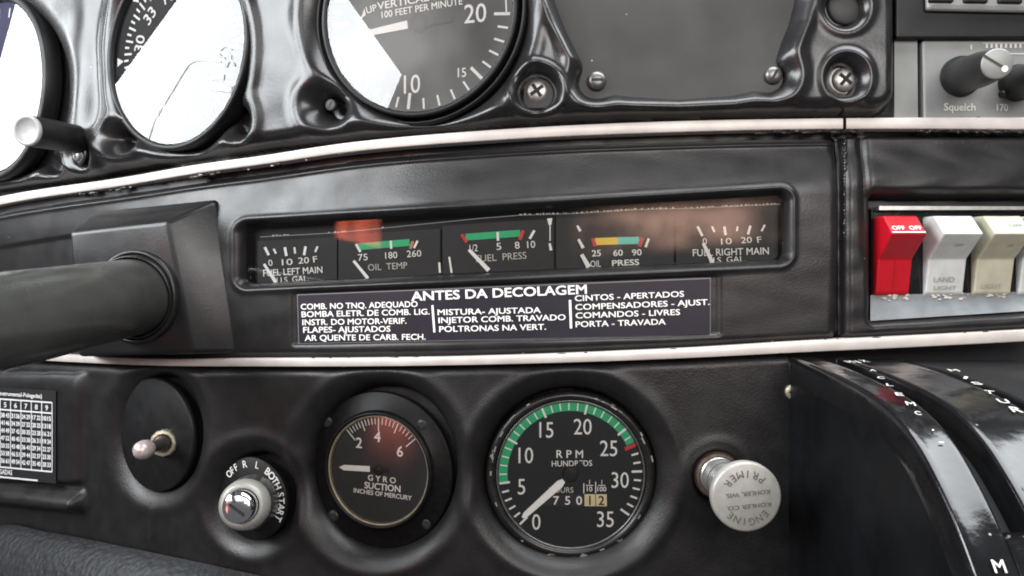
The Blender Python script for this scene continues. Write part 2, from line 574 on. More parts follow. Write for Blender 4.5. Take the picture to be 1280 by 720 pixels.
H -= (1 - prof(hR, -2, 9)) * 0.006
for w in (w1, w2):
    H -= (1 - prof(w, -7, 7)) * 0.0085
H -= (1 - prof(w3, -5, 7)) * 0.007
# soft swell between openings and shrink lines
H += 0.0022 * np.exp(-((hV - 20) / 14.0) ** 2) + 0.0018 * np.exp(-((hB - 16) / 9.0) ** 2)
H += 0.0022 * np.exp(-((hD - 17) / 9.0) ** 2)
for w in (w1, w2, w3):
    H += 0.0012 * np.exp(-((w - 8) / 5.0) ** 2)
H += 0.0008 * np.exp(-((hR - 10) / 6.0) ** 2)
H += 0.0003 * np.sin(U / 31.0 + 1.3 * np.sin(V / 23.0)) * np.sin(V / 19.0 + U / 57.0)
# trough at the left between the first two dials
H -= 0.004 * np.exp(-((U - 118 + (V - 90) * 0.05) / 14.0) ** 2) * ss(190, 150, V)
# outer edge
R = 30
dx = 1127 - U; dy = vb(U) - V
dout = np.where((dx < R) & (dy < R), R - np.hypot(R - np.minimum(dx, R), R - np.minimum(dy, R)), np.minimum(dx, dy))
edge = rnd(0, 20, dout)
H -= (1 - edge) * 0.014
mask = dout > -4
cov = sheet_obj('instrument_panel_cover', U, V, H, PL, 'moulded_black', mask)
tag(cov, 'glossy black moulded plastic cover with rounded wells round the flight instruments', 'panel cover')


def screw(name, parent_obj, mtx, r, material='steel', rot=20, phillips=True, dome=0.35):
    """pan head screw; returns object parented (world matrix kept)"""
    mb = MB()
    prof = [(r, -r * 0.6), (r, 0), (r * 0.92, r * dome * 0.5), (r * 0.7, r * dome * 0.85), (r * 0.4, r * dome), (0.0001, r * dome * 1.03)]
    mb.lathe(prof, 28)
    mb.mi = 1
    z = r * dome * 1.08
    a = 0.17 * r
    for k in range(2 if phillips else 1):
        mb.line(-0.62 * r * math.cos(math.radians(rot + 90 * k)), -0.62 * r * math.sin(math.radians(rot + 90 * k)),
                0.62 * r * math.cos(math.radians(rot + 90 * k)), 0.62 * r * math.sin(math.radians(rot + 90 * k)), a * 1.7, z + 0.00001 * k)
    o = mb.build(name, [material, 'dark_gap'])
    o.matrix_world = mtx
    if parent_obj is not None:
        o.parent = parent_obj
        o.matrix_parent_inverse = parent_obj.matrix_world.inverted()
    return o


def world_parent(o, parent):
    o.parent = parent
    o.matrix_parent_inverse = parent.matrix_world.inverted()
    return o


for (u, v, r, h, rt) in ((671, 114, 15, 0.0035, 35), (1055, 100, 15.5, 0.0035, 50), (97, 192, 10, 0.0045, 10)):
    s_ = screw('screw', cov, frame(u, v, h), mm_at(u, r), 'steel', rt)
    wm = MB(); wm.lathe([(mm_at(u, r * 1.55), -0.001), (mm_at(u, r * 1.55), 0.0), (mm_at(u, r * 1.0), 0.0002)], 32)
    w_ = wm.build('washer', 'dark_steel'); w_.matrix_world = frame(u, v, h - 0.0003); world_parent(w_, cov)

# plug in the round hole at the top right of the cover
pm = MB(); rr = mm_at(1057, 22)
pm.lathe([(rr, -0.001), (rr, 0.0), (rr * 0.9, 0.0006), (rr * 0.3, 0.0008), (0.0001, 0.0008)], 40)
pg = pm.build('hole_plug', 'blank_grey'); pg.matrix_world = frame(1057, 8, 0.006)
tag(pg, 'round grey blanking plug in the small hole at the cover top right', 'plug')

# blank plate in the square opening
U2, V2 = np.meshgrid(np.linspace(655, 1030, 60), np.linspace(-75, 135, 40))
H2 = 0.0004 * np.sin(U2 / 40) * np.sin(V2 / 27)
bp_ = sheet_obj('blank_plate', U2, V2, H2, 0.0042, 'blank_grey')
tag(bp_, 'plain dull grey plate filling the empty square instrument opening', 'blank plate')
screw('screw', bp_, frame(746, 101, 0.0055), mm_at(746, 12), 'dark_steel', 0, False, 0.5)
screw('screw', bp_, frame(967, 94, 0.0055), mm_at(967, 11), 'dark_steel', 60, False, 0.5)

# ------------------------------------------------------------------ round instruments
def instrument(name, u, v, r_px, h, label, cat, dial='dial_black', bez_w=0.10, bez='bezel_black', group=None, bez_h=0.004, roll=0.0,
               glass_z=0.0028, tilt=None):
    t = thing(name, frame(u, v, h, roll), label, cat, group)
    R_ = mm_at(u, r_px, h)
    d_ = MB(); d_.disc(R_ * 1.02, 0.0, 96)
    part(d_, 'dial', dial, t)
    b = MB()
    b.lathe([(R_ * 1.0, 0.0001), (R_ * 1.0, bez_h * 0.75), (R_ * (1 + 0.25 * bez_w), bez_h), (R_ * (1 + 0.8 * bez_w), bez_h), (R_ * (1 + bez_w), bez_h * 0.8),
             (R_ * (1 + bez_w), -0.006)], 96)
    part(b, 'bezel', bez, t)
    g = MB(); g.disc(R_ * 1.0, 0, 96)
    go = part(g, 'glass', 'glass', t)
    go.location = (0, 0, glass_z)
    if tilt: go.rotation_euler = (math.radians(tilt[0]), math.radians(tilt[1]), 0)
    return t, R_


# --- attitude indicator, far left
t, R_ = instrument('attitude_indicator', 0, 110, 106, 0.001, 'round attitude dial at the left picture edge, mostly white with reflected daylight', 'flight instrument')
mb = MB(); mb.add([(R_ * math.cos(a), R_ * math.sin(a), 0.0003) for a in np.linspace(0.35, math.pi - 0.35, 40)], [tuple(range(40))])
part(mb, 'sky_half', 'horizon_blue', t)
mb = MB()
for a in (30, 45, 60, 75, 90, 105, 120, 135, 150): mb.tick(a, R_ * 0.82, R_ * 0.93, R_ * 0.02, 0.0005)
mb.line(-R_ * 0.5, 0, R_ * 0.5, 0, R_ * 0.035, 0.0005)
part(mb, 'markings', 'white_paint', t)
mb = MB(); mb.add([(R_ * 0.5, R_ * 0.0, 0.0012), (R_ * 0.88, R_ * 0.12, 0.0012), (R_ * 0.9, R_ * 0.3, 0.0012)], [(0, 1, 2)])
part(mb, 'bank_pointer', 'dim_print', t)
# setting knob with long barrel
k0 = P(97, 174, 0.008); k1 = Q(33, 163, float(depth(95)) - 0.048)
ax = (k1 - k0); ln = ax.length; q = ax.to_track_quat('Z', 'Y').to_matrix().to_4x4()
mb = MB(); r1 = 0.0083
pr = []
mb.lathe([(r1 * 0.93, -0.003), (r1 * 0.97, 0.001), (r1, ln * 0.5), (r1, ln - 0.0015)], 40, cap0=True)
for i in range(40):
    pass
kn = mb.build('setting_knob', 'knob_black'); kn.matrix_world = Matrix.Translation(k0) @ q; world_parent(kn, t)
mb = MB(); mb.lathe([(r1, ln - 0.0015), (r1 * 1.02, ln - 0.0008), (r1 * 0.98, ln), (r1 * 0.8, ln + 0.0002), (r1 * 0.74, ln - 0.0006), (0.0001, ln - 0.0002)], 40)
kf = mb.build('knob_end_cap', 'cap_grey'); kf.matrix_world = Matrix.Translation(k0) @ q
kf.parent = kn; kf.matrix_parent_inverse = kn.matrix_world.inverted()

# --- heading indicator
t, R_ = instrument('heading_indicator', 224, 64, 117, 0.002, 'round compass heading dial with white card numbers 33 and 30 beside the attitude dial', 'flight instrument',
                   bez_w=0.07, dial='dial_grey')
mb = MB(); mb.arc(R_ * 0.80, R_ * 1.0, 0, 360, 0.0002, 120); part(mb, 'outer_ring', 'dial_black', t)
mb = MB()
off = 15
for k in range(72):
    a = 180 + off - k * 5
    mb.tick(a, R_ * (0.74 if k % 2 == 0 else 0.79), R_ * 0.86, R_ * 0.024, 0.0005)
for k, n_ in enumerate(("27", "30", "33", "N", "3", "6", "E", "12", "15", "S", "21", "24")):
    a = 180 + off - 30 * k
    mb.text(n_, T(R_ * 0.63 * math.cos(math.radians(a)), R_ * 0.63 * math.sin(math.radians(a)), 0.0005, a - 90), R_ * 0.135, bold=0.012)
part(mb, 'compass_card', 'white_paint', t)
mb = MB()
for a in (90, 135, 180, 225, 270, 315, 0, 45):
    c_, s_ = math.cos(math.radians(a)), math.sin(math.radians(a))
    pts = [(R_ * 0.87, 0), (R_ * 0.97, R_ * 0.05), (R_ * 0.97, -R_ * 0.05)]
    mb.add([(x * c_ - y * s_, x * s_ + y * c_, 0.0006) for x, y in pts], [(0, 2, 1)])
part(mb, 'index_marks', 'white_paint', t)
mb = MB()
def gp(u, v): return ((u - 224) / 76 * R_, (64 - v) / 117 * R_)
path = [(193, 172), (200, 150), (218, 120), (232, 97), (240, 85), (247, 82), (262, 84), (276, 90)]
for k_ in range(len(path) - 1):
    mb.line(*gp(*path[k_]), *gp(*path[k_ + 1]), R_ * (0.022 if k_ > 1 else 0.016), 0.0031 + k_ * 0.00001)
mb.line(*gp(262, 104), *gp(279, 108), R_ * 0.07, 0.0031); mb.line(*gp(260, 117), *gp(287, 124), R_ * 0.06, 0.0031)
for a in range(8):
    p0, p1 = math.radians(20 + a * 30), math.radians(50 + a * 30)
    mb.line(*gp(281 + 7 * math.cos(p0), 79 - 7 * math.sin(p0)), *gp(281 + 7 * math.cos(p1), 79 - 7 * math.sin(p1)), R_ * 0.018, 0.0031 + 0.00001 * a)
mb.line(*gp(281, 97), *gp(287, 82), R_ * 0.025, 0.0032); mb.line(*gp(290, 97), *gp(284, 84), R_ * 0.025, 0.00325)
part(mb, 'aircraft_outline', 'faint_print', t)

# --- vertical speed indicator
t, R_ = instrument('vertical_speed_indicator', 524, 19, 122, 0.002, 'round vertical speed dial with numbers 10 and 20 and a level white pointer', 'flight instrument',
                   bez_w=0.06, dial='dial_grey', roll=2)
mb = MB(); z = 0.0004
def vs_ang(i): return -6 - i * 8.4 if i <= 5 else -48 - (i - 5) * 10.2
for sgn in (1, -1):
    for i in range(1, 21):
        a = vs_ang(i) if i <= 10 else -99 - (i - 10) * 8.1
        if a < -180: break
        big = i in (5, 10)
        mb.tick(sgn * a, R_ * (0.80 if big else 0.855), R_ * 0.965, R_ * (0.033 if big else 0.022), z)
    mb.tick(sgn * -6, R_ * 0.80, R_ * 0.965, R_ * 0.03, z)
mb.tick(180, R_ * 0.78, R_ * 0.965, R_ * 0.035, z)
mb.tick(0, R_ * 0.915, R_ * 0.93, R_ * 0.2, z)
mb.text("20", T(R_ * 0.60, -R_ * 0.055, z, -2), R_ * 0.185, bold=0.005, wf=0.9)
mb.text("10", T(-R_ * 0.10, -R_ * 0.70, z, -2), R_ * 0.185, bold=0.005, wf=0.85)
mb.text("10", T(-R_ * 0.10, R_ * 0.70, z, -2), R_ * 0.185, bold=0.005, wf=0.85)
mb.text("15", T(R_ * 0.44, -R_ * 0.635, z, -2), R_ * 0.09, bold=0.01, wf=0.9)
mb.text("15", T(R_ * 0.44, R_ * 0.635, z, -2), R_ * 0.09, bold=0.01, wf=0.9)
mb.text("5", T(-R_ * 0.66, -R_ * 0.45, z, -2), R_ * 0.14, bold=0.008)
mb.text("5", T(-R_ * 0.66, R_ * 0.45, z, -2), R_ * 0.14, bold=0.008)
mb.text("VERTICAL SPEED", T(R_ * 0.02, R_ * 0.165, z, 2.5), R_ * 0.075, width=R_ * 0.95, bold=0.012)
mb.text("100 FEET PER MINUTE", T(R_ * 0.03, R_ * 0.068, z, 2.5), R_ * 0.068, width=R_ * 0.88, bold=0.012)
mb.text("UP", T(-R_ * 0.52, R_ * 0.125, z, 10), R_ * 0.07, bold=0.012)
mb.add([(-R_ * 0.66, R_ * 0.02, z), (-R_ * 0.585, R_ * 0.07, z), (-R_ * 0.60, R_ * 0.14, z), (-R_ * 0.62, R_ * 0.09, z)], [(0, 1, 2, 3)])
part(mb, 'markings', 'white_paint', t)
mb = MB()
mb.line(-R_ * 0.82, -R_ * 0.15, -R_ * 0.12, -R_ * 0.09, R_ * 0.05, 0.0012, R_ * 0.085)
mb.mi = 1
mb.line(-R_ * 0.12, -R_ * 0.09, R_ * 0.36, -R_ * 0.08, R_ * 0.10, 0.0012, R_ * 0.06)
mb.lathe([(R_ * 0.10, 0.0008), (R_ * 0.10, 0.0014), (0.0001, 0.0016)], 32, mtx=T(0.0, -R_ * 0.085, 0))
part(mb, 'needle', ['white_paint', 'dial_grey'], t)
# stepped case rings seen at the left of the well
mb = MB(); mb.lathe([(R_ * 1.10, -0.006), (R_ * 1.10, 0.0025), (R_ * 1.115, 0.003), (R_ * 1.125, 0.0024), (R_ * 1.135, 0.0022), (R_ * 1.14, 0.001), (R_ * 1.14, -0.006)], 96)
part(mb, 'case_flange', 'bezel_black', t)
screw('flange_screw', t, frame(413, 131, 0.0030), mm_at(413, 7.5), 'knob_black', 60, False, 0.10)


# ------------------------------------------------------------------ trim strips
def strip(name, ft, fb_, u0, u1, label, h0, thick):
    us = np.arange(u0, u1 + 1, 6.0)
    rows = []
    for tt, hh in ((-0.0, -0.006), (0.0, 0.0), (0.05, thick * 0.9), (0.12, thick), (0.5, thick * 1.05), (0.90, thick), (0.97, thick * 0.9), (1.0, 0.0), (1.0, -0.006)):
        v_ = ft(us) * (1 - tt) + fb_(us) * tt
        rows.append(PA(us, v_, h0, hh))
    A = np.array(rows); r, c, _ = A.shape
    idx = np.arange(r * c).reshape(r, c)
    f_ = np.stack([idx[:-1, :-1], idx[1:, :-1], idx[1:, 1:], idx[:-1, 1:]], -1).reshape(-1, 4).tolist()
    mb = MB(); mb.add(A.reshape(-1, 3).tolist(), f_, True)
    o = mb.build(name, 'trim')
    return tag(o, label, 'trim strip')


strip('trim_strip', s1_top, s1_bot, -40, 1052, 'long pale metal trim strip curving along the upper edge of the centre panel', 0.003, 0.0016)
strip('trim_strip', s1_top, s1_bot, 1056, 1330, 'short pale metal trim strip above the rocker switch panel', 0.003, 0.0016)
strip('trim_strip', s2_top, s2_bot, -40, 1330, 'pale metal trim strip along the lower edge, under the checklist placard', 0.003, 0.0016)

# old sealant blobs and pale flakes along the underside of the upper strip
mb = MB(); rs = random.Random(5)
for i in range(60):
    u = rs.choice([rs.uniform(80, 450), rs.uniform(80, 300), rs.uniform(930, 1090), rs.uniform(1150, 1280)])
    v = float(s1_bot(u)) + rs.uniform(0.5, 3.5)
    mb.mi = 0 if rs.random() < 0.72 else 1
    rr = mm_at(u, rs.uniform(1.2, 3.0) if mb.mi == 0 else rs.uniform(0.8, 1.8))
    m_ = frame(u, v, 0.0032) @ Matrix.Diagonal((rs.uniform(1.2, 4), 0.8, 0.6, 1))
    mb.lathe([(rr, -rr), (rr * 0.9, rr * 0.2), (rr * 0.5, rr * 0.6), (0.00005, rr * 0.75)], 8, mtx=m_)
for i in range(90):                                   # nicks and grime eating into the strips' edges
    f_ = rs.choice([s1_bot, s1_bot, s1_top, s2_top, s2_bot]); u = rs.uniform(20, 1275)
    if f_ is s2_top or f_ is s2_bot: u = rs.uniform(300, 1275)
    v = float(f_(u)) + rs.uniform(-0.5, 0.9) * (-1 if f_ in (s1_bot, s2_bot) else 1)
    mb.mi = 0; rr = mm_at(u, rs.uniform(0.5, 1.1))
    m_ = frame(u, v, 0.0044) @ Matrix.Diagonal((rs.uniform(1.5, 7), 0.8, 0.5, 1))
    mb.lathe([(rr, -rr), (rr * 0.9, rr * 0.2), (rr * 0.5, rr * 0.6), (0.00005, rr * 0.75)], 8, mtx=m_)
so = mb.build('sealant_residue', ['sealant', 'flake'])
tag(so, 'crumbs of dark old sealant and pale paint flakes along the strip', kind='stuff')

# ------------------------------------------------------------------ centre panel
rows_t = np.concatenate([np.linspace(0, 0.12, 26), np.linspace(0.12, 1, 170)[1:]])
us = np.arange(-60, 1058.1, 1.75)
U = np.tile(us, (len(rows_t), 1)); top = s1_bot(us) - 3; bot = s2_top(us) + 3
V = top[None, :] + (bot - top)[None, :] * rows_t[:, None]
e_v = s1_bot(U) + 11.0                                # bright top edge of the panel face
H = np.zeros_like(U) - 0.003 + 0.0030 * rnd(-1.5, 5, V - e_v)
H += 0.0007 * np.exp(-((V - e_v - 4.5) / 2.2) ** 2)
# face leans back towards the top edge
wt = pl([(-60, 300), (120, 300), (297, 281), (990, 240), (1100, 236)])(U)
wb = pl([(-60, 372), (298, 357), (988, 326), (1100, 322)])(U)
H += -0.0052 * (0.12 + 0.88 * ss(110, 330, U)) * (1 - ss(-0.1, 1.08, (V - e_v) / (wt - e_v)))
# left part: a ledge line with lower face set back
lf = ss(118, 100, U)
H += lf * (-0.002 * ss(306, 312, V + (U - 0) * 0.16))
# gauge window
def rbox(U, V, l, r, tp, bt, rad):
    X = np.maximum(l - U, U - r); Y = np.maximum(tp - V, V - bt)
    a = X + rad; b = Y + rad
    return np.hypot(np.maximum(a, 0), np.maximum(b, 0)) + np.minimum(np.maximum(a, b), 0) - rad
dwin = rbox(U, V, 299, 985, wt, wb, 11)
H += -0.0105 * (1 - rnd(-3.0, 7, dwin)) + 0.0008 * np.exp(-((dwin - 7) / 4.0) ** 2)
# placard recess
pt = pl([(365, 362), (905, 340)])(U); pb = pl([(365, 434), (905, 421)])(U)
dpl = rbox(U, V, 364, 902, pt, pb, 6)
H += -0.0016 * (1 - rnd(-4, 3, dpl))
# foot and right end roll over
H += -0.003 * (1 - rnd(0, 10, s2_top(U) - 2 - V))
H += -0.006 * (1 - rnd(0, 16, 1053 - 4 * ss(300, 430, V) - U))
H += 0.00010 * np.sin(U / 23.0 + np.sin(V / 9.0)) * np.sin(V / 15.0)
maskC = (dwin > -4.5)
cp = sheet_obj('centre_panel', U, V, H, 0.003, 'panel_vinyl', maskC)
tag(cp, 'long black padded centre panel holding the engine gauge window and checklist', 'panel')

# ------------------------------------------------------------------ engine gauge cluster
cl = thing('engine_gauge_cluster', frame(640, 300, -0.006), 'wide engine gauge cluster of five small dials behind one clear window', 'gauge cluster')


def wpart(mb, name, mats, parent, **k):
    o = mb.build(name, mats, **k)
    return world_parent(o, parent)


HB = -0.0065                                          # depth of the gauge faces
def px(u, v, h=HB): return P(u, v, h)
def pline(mb, u0, v0, u1, v1, w, h=HB, w1=None):
    dx, dy = u1 - u0, v1 - v0; l = math.hypot(dx, dy) or 1; nx, ny = -dy / l / 2, dx / l / 2; w1 = w1 or w
    mb.quad(px(u0 + nx * w, v0 + ny * w, h), px(u1 + nx * w1, v1 + ny * w1, h), px(u1 - nx * w1, v1 - ny * w1, h), px(u0 - nx * w, v0 - ny * w, h))


wtf = pl([(297, 281), (990, 240)]); wbf = pl([(298, 357), (988, 326)])
def face(u0, u1, vt_off):
    mb = MB()
    us_ = np.linspace(u0, u1, 12)
    tp = wtf(us_) + vt_off; bt = wbf(us_) + 6
    A = np.concatenate([PA(us_, tp, HB - 0.0006), PA(us_, bt, HB - 0.0006), PA(us_, tp, HB - 0.004), PA(us_, bt, HB - 0.004)])
    n = 12
    fs = [(i, n + i, n + i + 1, i + 1) for i in range(n - 1)] + [(2 * n + i, i, i + 1, 2 * n + i + 1) for i in range(n - 1)]
    fs += [(0, 2 * n, 3 * n, n), (n - 1, 2 * n - 1, 4 * n - 1, 3 * n - 1)]
    mb.add(A.tolist(), fs)
    return mb


# cluster case back wall
us_ = np.linspace(285, 1000, 50)
mb = MB(); A = np.concatenate([PA(us_, wtf(us_) - 10, HB - 0.003), PA(us_, wbf(us_) + 10, HB - 0.003)])
mb.add(A.tolist(), [(i, 50 + i, 51 + i, i + 1) for i in range(49)])
wpart(mb, 'case', 'dial_black', cl)
mb = MB(); pline(mb, 304, 297, 311, 352, 6.5, HB + 0.0005); wpart(mb, 'case_edge', 'tan_edge', cl)

GA = [('fuel left', 322, 421), ('oil temp', 423, 550), ('fuel press', 553, 692), ('oil press', 695, 842), ('fuel right', 845, 979)]
labs = ['left fuel gauge face', 'oil temperature gauge face with green band', 'fuel pressure gauge face with green band',
        'oil pressure gauge face with yellow and teal band', 'right fuel gauge face']
for gi, (nm, u0, u1) in enumerate(GA):
    off_ = [22, 20, 16, 12, 13][gi]
    fo = wpart(face(u0, u1, off_), 'gauge_face', 'dial_grey', cl); fo['label'] = labs[gi]
    w = MB(); w.mi = 0; nd = MB()
    hh = HB
    if gi in (0, 4):
        ticks = [(331, 309, 336, 319), (342, 311, 345, 317), (356, 309, 358, 320), (368, 309, 369, 317), (382, 308, 380, 319), (397, 308, 394, 315)] if gi == 0 else \
            [(872, 283, 878, 295), (890, 283, 893, 290), (905.5, 283, 907, 294), (922, 283, 921, 289), (938, 282, 935, 293), (956, 281, 952, 289)]
        for i, q_ in enumerate(ticks):
            pline(w, *q_, 3.2 if i in (0, 2, 4) else 2.4)
        nums = [("0", 338, 328.5), ("10", 359, 327.5), ("20", 379.5, 325.5), ("F", 394, 324)] if gi == 0 else [("0", 881, 301.5), ("10", 908, 301.5), ("20", 933, 300), ("F", 949, 299.5)]
        for s_, u, v in nums:
            hw = 2.6 * len(s_) + (1.5 if len(s_) > 1 else 0); label_text(w, s_, u - hw, v + 0.4, u + hw, v - 0.4, 7.5, hh)
        if gi == 0:
            label_text(w, "FUEL LEFT MAIN", 329, 341.5, 403, 337, 8, hh, 0.006); label_text(w, "U.S. GAL.", 346, 350.5, 386, 348, 7, hh)
            pline(nd, 330, 330, 345, 353, 3.2, hh + 0.0008, 4.5)
        else:
            label_text(w, "FUEL RIGHT MAIN", 866, 316, 961, 313.5, 8.5, hh, 0.006); label_text(w, "U.S. GAL.", 886, 325.5, 932, 323.5, 7, hh)
            pline(nd, 879, 304, 891, 329, 4, hh + 0.0008, 5)
    elif gi == 1:
        w.mi = 1; pline(w, 448, 308.5, 512, 303, 8.5); w.mi = 0
        pline(w, 445, 305, 450.5, 315, 3, hh + 0.0001); pline(w, 488.5, 301, 489, 311, 2.6, hh + 0.0001); pline(w, 522, 301, 517.5, 310, 2.8, hh + 0.0001)
        w.mi = 2; pline(w, 516, 301.5, 513, 311, 3.6, hh + 0.0002); w.mi = 0
        for s_, u, v, hw in (("75", 453.5, 321.5, 6), ("180", 489, 319, 7.5), ("260", 517.5, 317, 9)):
            label_text(w, s_, u - hw, v + 0.5, u + hw, v - 0.5, 8, hh)
        w.mi = 3; label_text(w, "OIL  TEMP", 460, 334.5, 509, 331.5, 8, hh); w.mi = 0
        pline(nd, 442, 326, 460, 348, 3.4, hh + 0.0008, 4)
    elif gi == 2:
        w.mi = 1; pline(w, 582, 296.5, 650, 291.5, 8.5); w.mi = 4
        pline(w, 577, 293, 583.5, 303, 4, hh + 0.0001); pline(w, 654, 288, 649.5, 300, 4.5, hh + 0.0001); w.mi = 0
        pline(w, 622, 290, 622.5, 301, 3, hh + 0.0002); pline(w, 668, 288, 662, 298.5, 3.2, hh + 0.0001)
        for s_, u, v, hw in (("1/2", 592, 310, 5), ("5", 623.5, 308, 3), ("8", 646.5, 306.5, 3), ("10", 664, 305.5, 5)):
            label_text(w, s_, u - hw, v + 0.3, u + hw, v - 0.3, 8.5, hh)
        w.mi = 3; label_text(w, "FUEL  PRESS", 595, 323.5, 658, 319, 8.5, hh); w.mi = 0
        pline(nd, 586, 312, 611, 338, 4, hh + 0.0008, 5.5)
        for q_ in ((549, 328, 550, 341, 2.6), (561.5, 321, 564.5, 341, 2.4)):  # window glints painted as white streaks among the markings
            pline(w, *q_[:4], q_[4], hh + 0.0003)
        pline(w, 687, 273, 687.5, 281, 6.5, hh + 0.0003, 3.5); pline(w, 687.5, 281, 687.6, 301, 1.4, hh + 0.0003); pline(w, 687, 304, 688.8, 313, 2.6, hh + 0.0003, 3.6)  # another painted glint, at the right end of this face
    else:
        w.mi = 5; pline(w, 744, 302, 772, 301, 9); w.mi = 6; pline(w, 772, 301, 799, 300.5, 9); w.mi = 4
        pline(w, 741, 298, 744, 308, 4.5, hh + 0.0001); pline(w, 803, 297, 799, 308, 5, hh + 0.0001); w.mi = 0
        pline(w, 811, 298, 807, 309, 3, hh + 0.0001)
        for s_, u, v, hw in (("25", 745.5, 316.5, 5.5), ("60", 772.5, 316, 6), ("90", 796, 315.5, 6)):
            label_text(w, s_, u - hw, v + 0.3, u + hw, v - 0.3, 7.5, hh, 0.012)
        label_text(w, "OIL", 738, 330, 751, 329.5, 8, hh); label_text(w, "PRESS", 765, 329, 799, 327.5, 7, hh, 0.02)
        pline(nd, 721.5, 282, 725.5, 289, 2.6, hh + 0.0008, 3.6); pline(nd, 723, 299, 729, 310, 3.2, hh + 0.0008, 4); pline(nd, 727, 318, 736, 334, 4.5, hh + 0.0008, 6)
    mo = wpart(w, 'markings', ['white_paint', 'green', 'orange', 'soft_white', 'red', 'yellow', 'teal'], cl)
    mo.parent = fo; mo.matrix_parent_inverse = fo.matrix_world.inverted()
    no = wpart(nd, 'needle', 'white_paint', cl)
    no.parent = fo; no.matrix_parent_inverse = fo.matrix_world.inverted()
# clear window, reflections along its upper seam painted as pale dashes
us_ = np.linspace(296, 990, 60)
mb = MB(); A = np.concatenate([PA(us_, wtf(us_) - 3, -0.003), PA(us_, wbf(us_) + 4, -0.003)])
mb.add(A.tolist(), [(i, 60 + i, 61 + i, i + 1) for i in range(59)], True)
wpart(mb, 'window_pane', 'window_plastic', cl)
mb = MB(); seam = pl([(310, 296), (420, 290), (480, 284), (600, 272), (650, 268), (720, 266), (800, 261), (880, 259), (980, 254)]); u = 336
while u < 968:
    on = (336 < u < 364) or (405 < u < 432) or (476 < u < 481) or (u > 645)
    l_ = rs.uniform(1.2, 3.5)
    if on and rs.random() < 0.8: pline(mb, u, float(seam(u)) + rs.uniform(-.5, .5), u + l_, float(seam(u + l_)) + rs.uniform(-.5, .5), rs.uniform(0.7, 1.9), -0.0034)
    u += l_ + rs.uniform(1, 3.5)
wpart(mb, 'seam_glints', 'soft_white', cl)
mb = MB()
for a_ in np.arange(325, 970, 25):
    pline(mb, a_, float(seam(a_)) + 1, a_ + 25, float(seam(a_ + 25)) + 1, 0.8, -0.0036)
wpart(mb, 'seam_line', 'dim_print', cl)

# ------------------------------------------------------------------ checklist placard
us_ = np.linspace(0, 1, 30)
def plc(a, b): return (371 + (888.5 - 371) * a + 2 * b * (1 - a), (368 - 21 * a) * (1 - b) + (430 - 10.5 * a) * b)
def plac(mb, inset_u, inset_v, h):
    A = []; n = 30
    for b in (inset_v, 1 - inset_v):
        for a in np.linspace(inset_u, 1 - inset_u, n):
            A.append(P(*plc(a, b), h))
    mb.add(A, [(i, n + i, n + i + 1, i + 1) for i in range(n - 1)])
mb = MB()
mb.mi = 1; plac(mb, 0, 0, 0.0022); mb.mi = 0; plac(mb, 0.0022, 0.022, 0.0026)
pc = mb.build('checklist_placard', ['sticker', 'sticker_edge'])
tag(pc, 'black sticker headed ANTES DA DECOLAGEM with three columns of white text', 'placard')
mb = MB(); hh = 0.0030
label_text(mb, "ANTES DA DECOLAGEM", 514, 370.5, 733.5, 361.5, 11.0, hh, 0.019)
for row in (("COMB. NO TNQ. ADEQUADO", 376, 383.5, 522, 380), ("BOMBA ELETR. DE COMB. LIG.", 377, 393, 537, 389.5), ("INSTR. DO MOTOR-VERIF.", 378, 403, 508, 401),
            ("FLAPES- AJUSTADOS", 379, 412.5, 488, 411), ("AR QUENTE DE CARB. FECH.", 381, 422.5, 532, 421),
            ("MISTURA- AJUSTADA", 547, 390.5, 676, 387.5), ("INJETOR COMB. TRAVADO", 548, 400.5, 707, 396.5), ("POLTRONAS NA VERT.", 549, 411.5, 682.5, 408.5),
            ("CINTOS - APERTADOS", 718.5, 373, 855, 367.3), ("COMPENSADORES - AJUST.", 719, 384, 888 - 1, 377.5), ("COMANDOS - LIVRES", 719.5, 394.5, 850, 390), ("PORTA - TRAVADA", 719.5, 405.5, 832, 402)):
    label_text(mb, *row, 7.0, hh, 0.013)
pline(mb, 540.5, 381.5, 543, 415.5, 2.6, hh); pline(mb, 712.5, 375, 713.8, 410.5, 3, hh)
world_parent(mb.build('lettering', 'white_paint'), pc)

# ------------------------------------------------------------------ control shaft and its housing
bq = [P(120, 264, 0.002), P(271, 249, 0.002), P(298, 441, 0.002), P(112, 444, 0.002)]
df = float(depth(160)) - 0.045
fq = [Q(87, 290, df + 0.012), Q(208, 277, df), Q(240, 441, df), Q(98, 446, df + 0.012)]
bq2 = [p + Vector((0, 0.03, 0)) for p in bq]
mb = MB(); vs = bq2 + bq + fq
mb.add(vs, [(0, 1, 5, 4), (1, 2, 6, 5), (2, 3, 7, 6), (3, 0, 4, 7), (4, 5, 9, 8), (5, 6, 10, 9), (6, 7, 11, 10), (7, 4, 8, 11), (8, 9, 10, 11)])
hs = mb.build('shaft_housing', 'housing_black', bevel=0.0022)
for p_ in hs.data.polygons: p_.use_smooth = True
tag(hs, 'tapered black square housing that the thick control shaft comes out of', 'housing')
nfr = (fq[1] - fq[0]).cross(fq[3] - fq[0]).normalized()
if nfr.y > 0: nfr = -nfr
c0 = Q(168, 371, df + 0.001); c1 = Q(0, 402, c0.y + D - 0.094)
ax = (c1 - c0).normalized(); qm = ax.to_track_quat('Z', 'Y').to_matrix().to_4x4()
rs_ = 47.5 / K * (c0.y + D)
sh = thing('control_shaft', Matrix.Translation(c0) @ qm, 'thick grey painted control shaft running out to the left picture edge', 'control shaft')
mb = MB(); mb.lathe([(rs_, -0.02), (rs_, 0.06), (rs_, 0.16), (rs_, 0.24)], 72, cap0=True, cap1=True)
part(mb, 'tube', 'shaft_paint', sh)
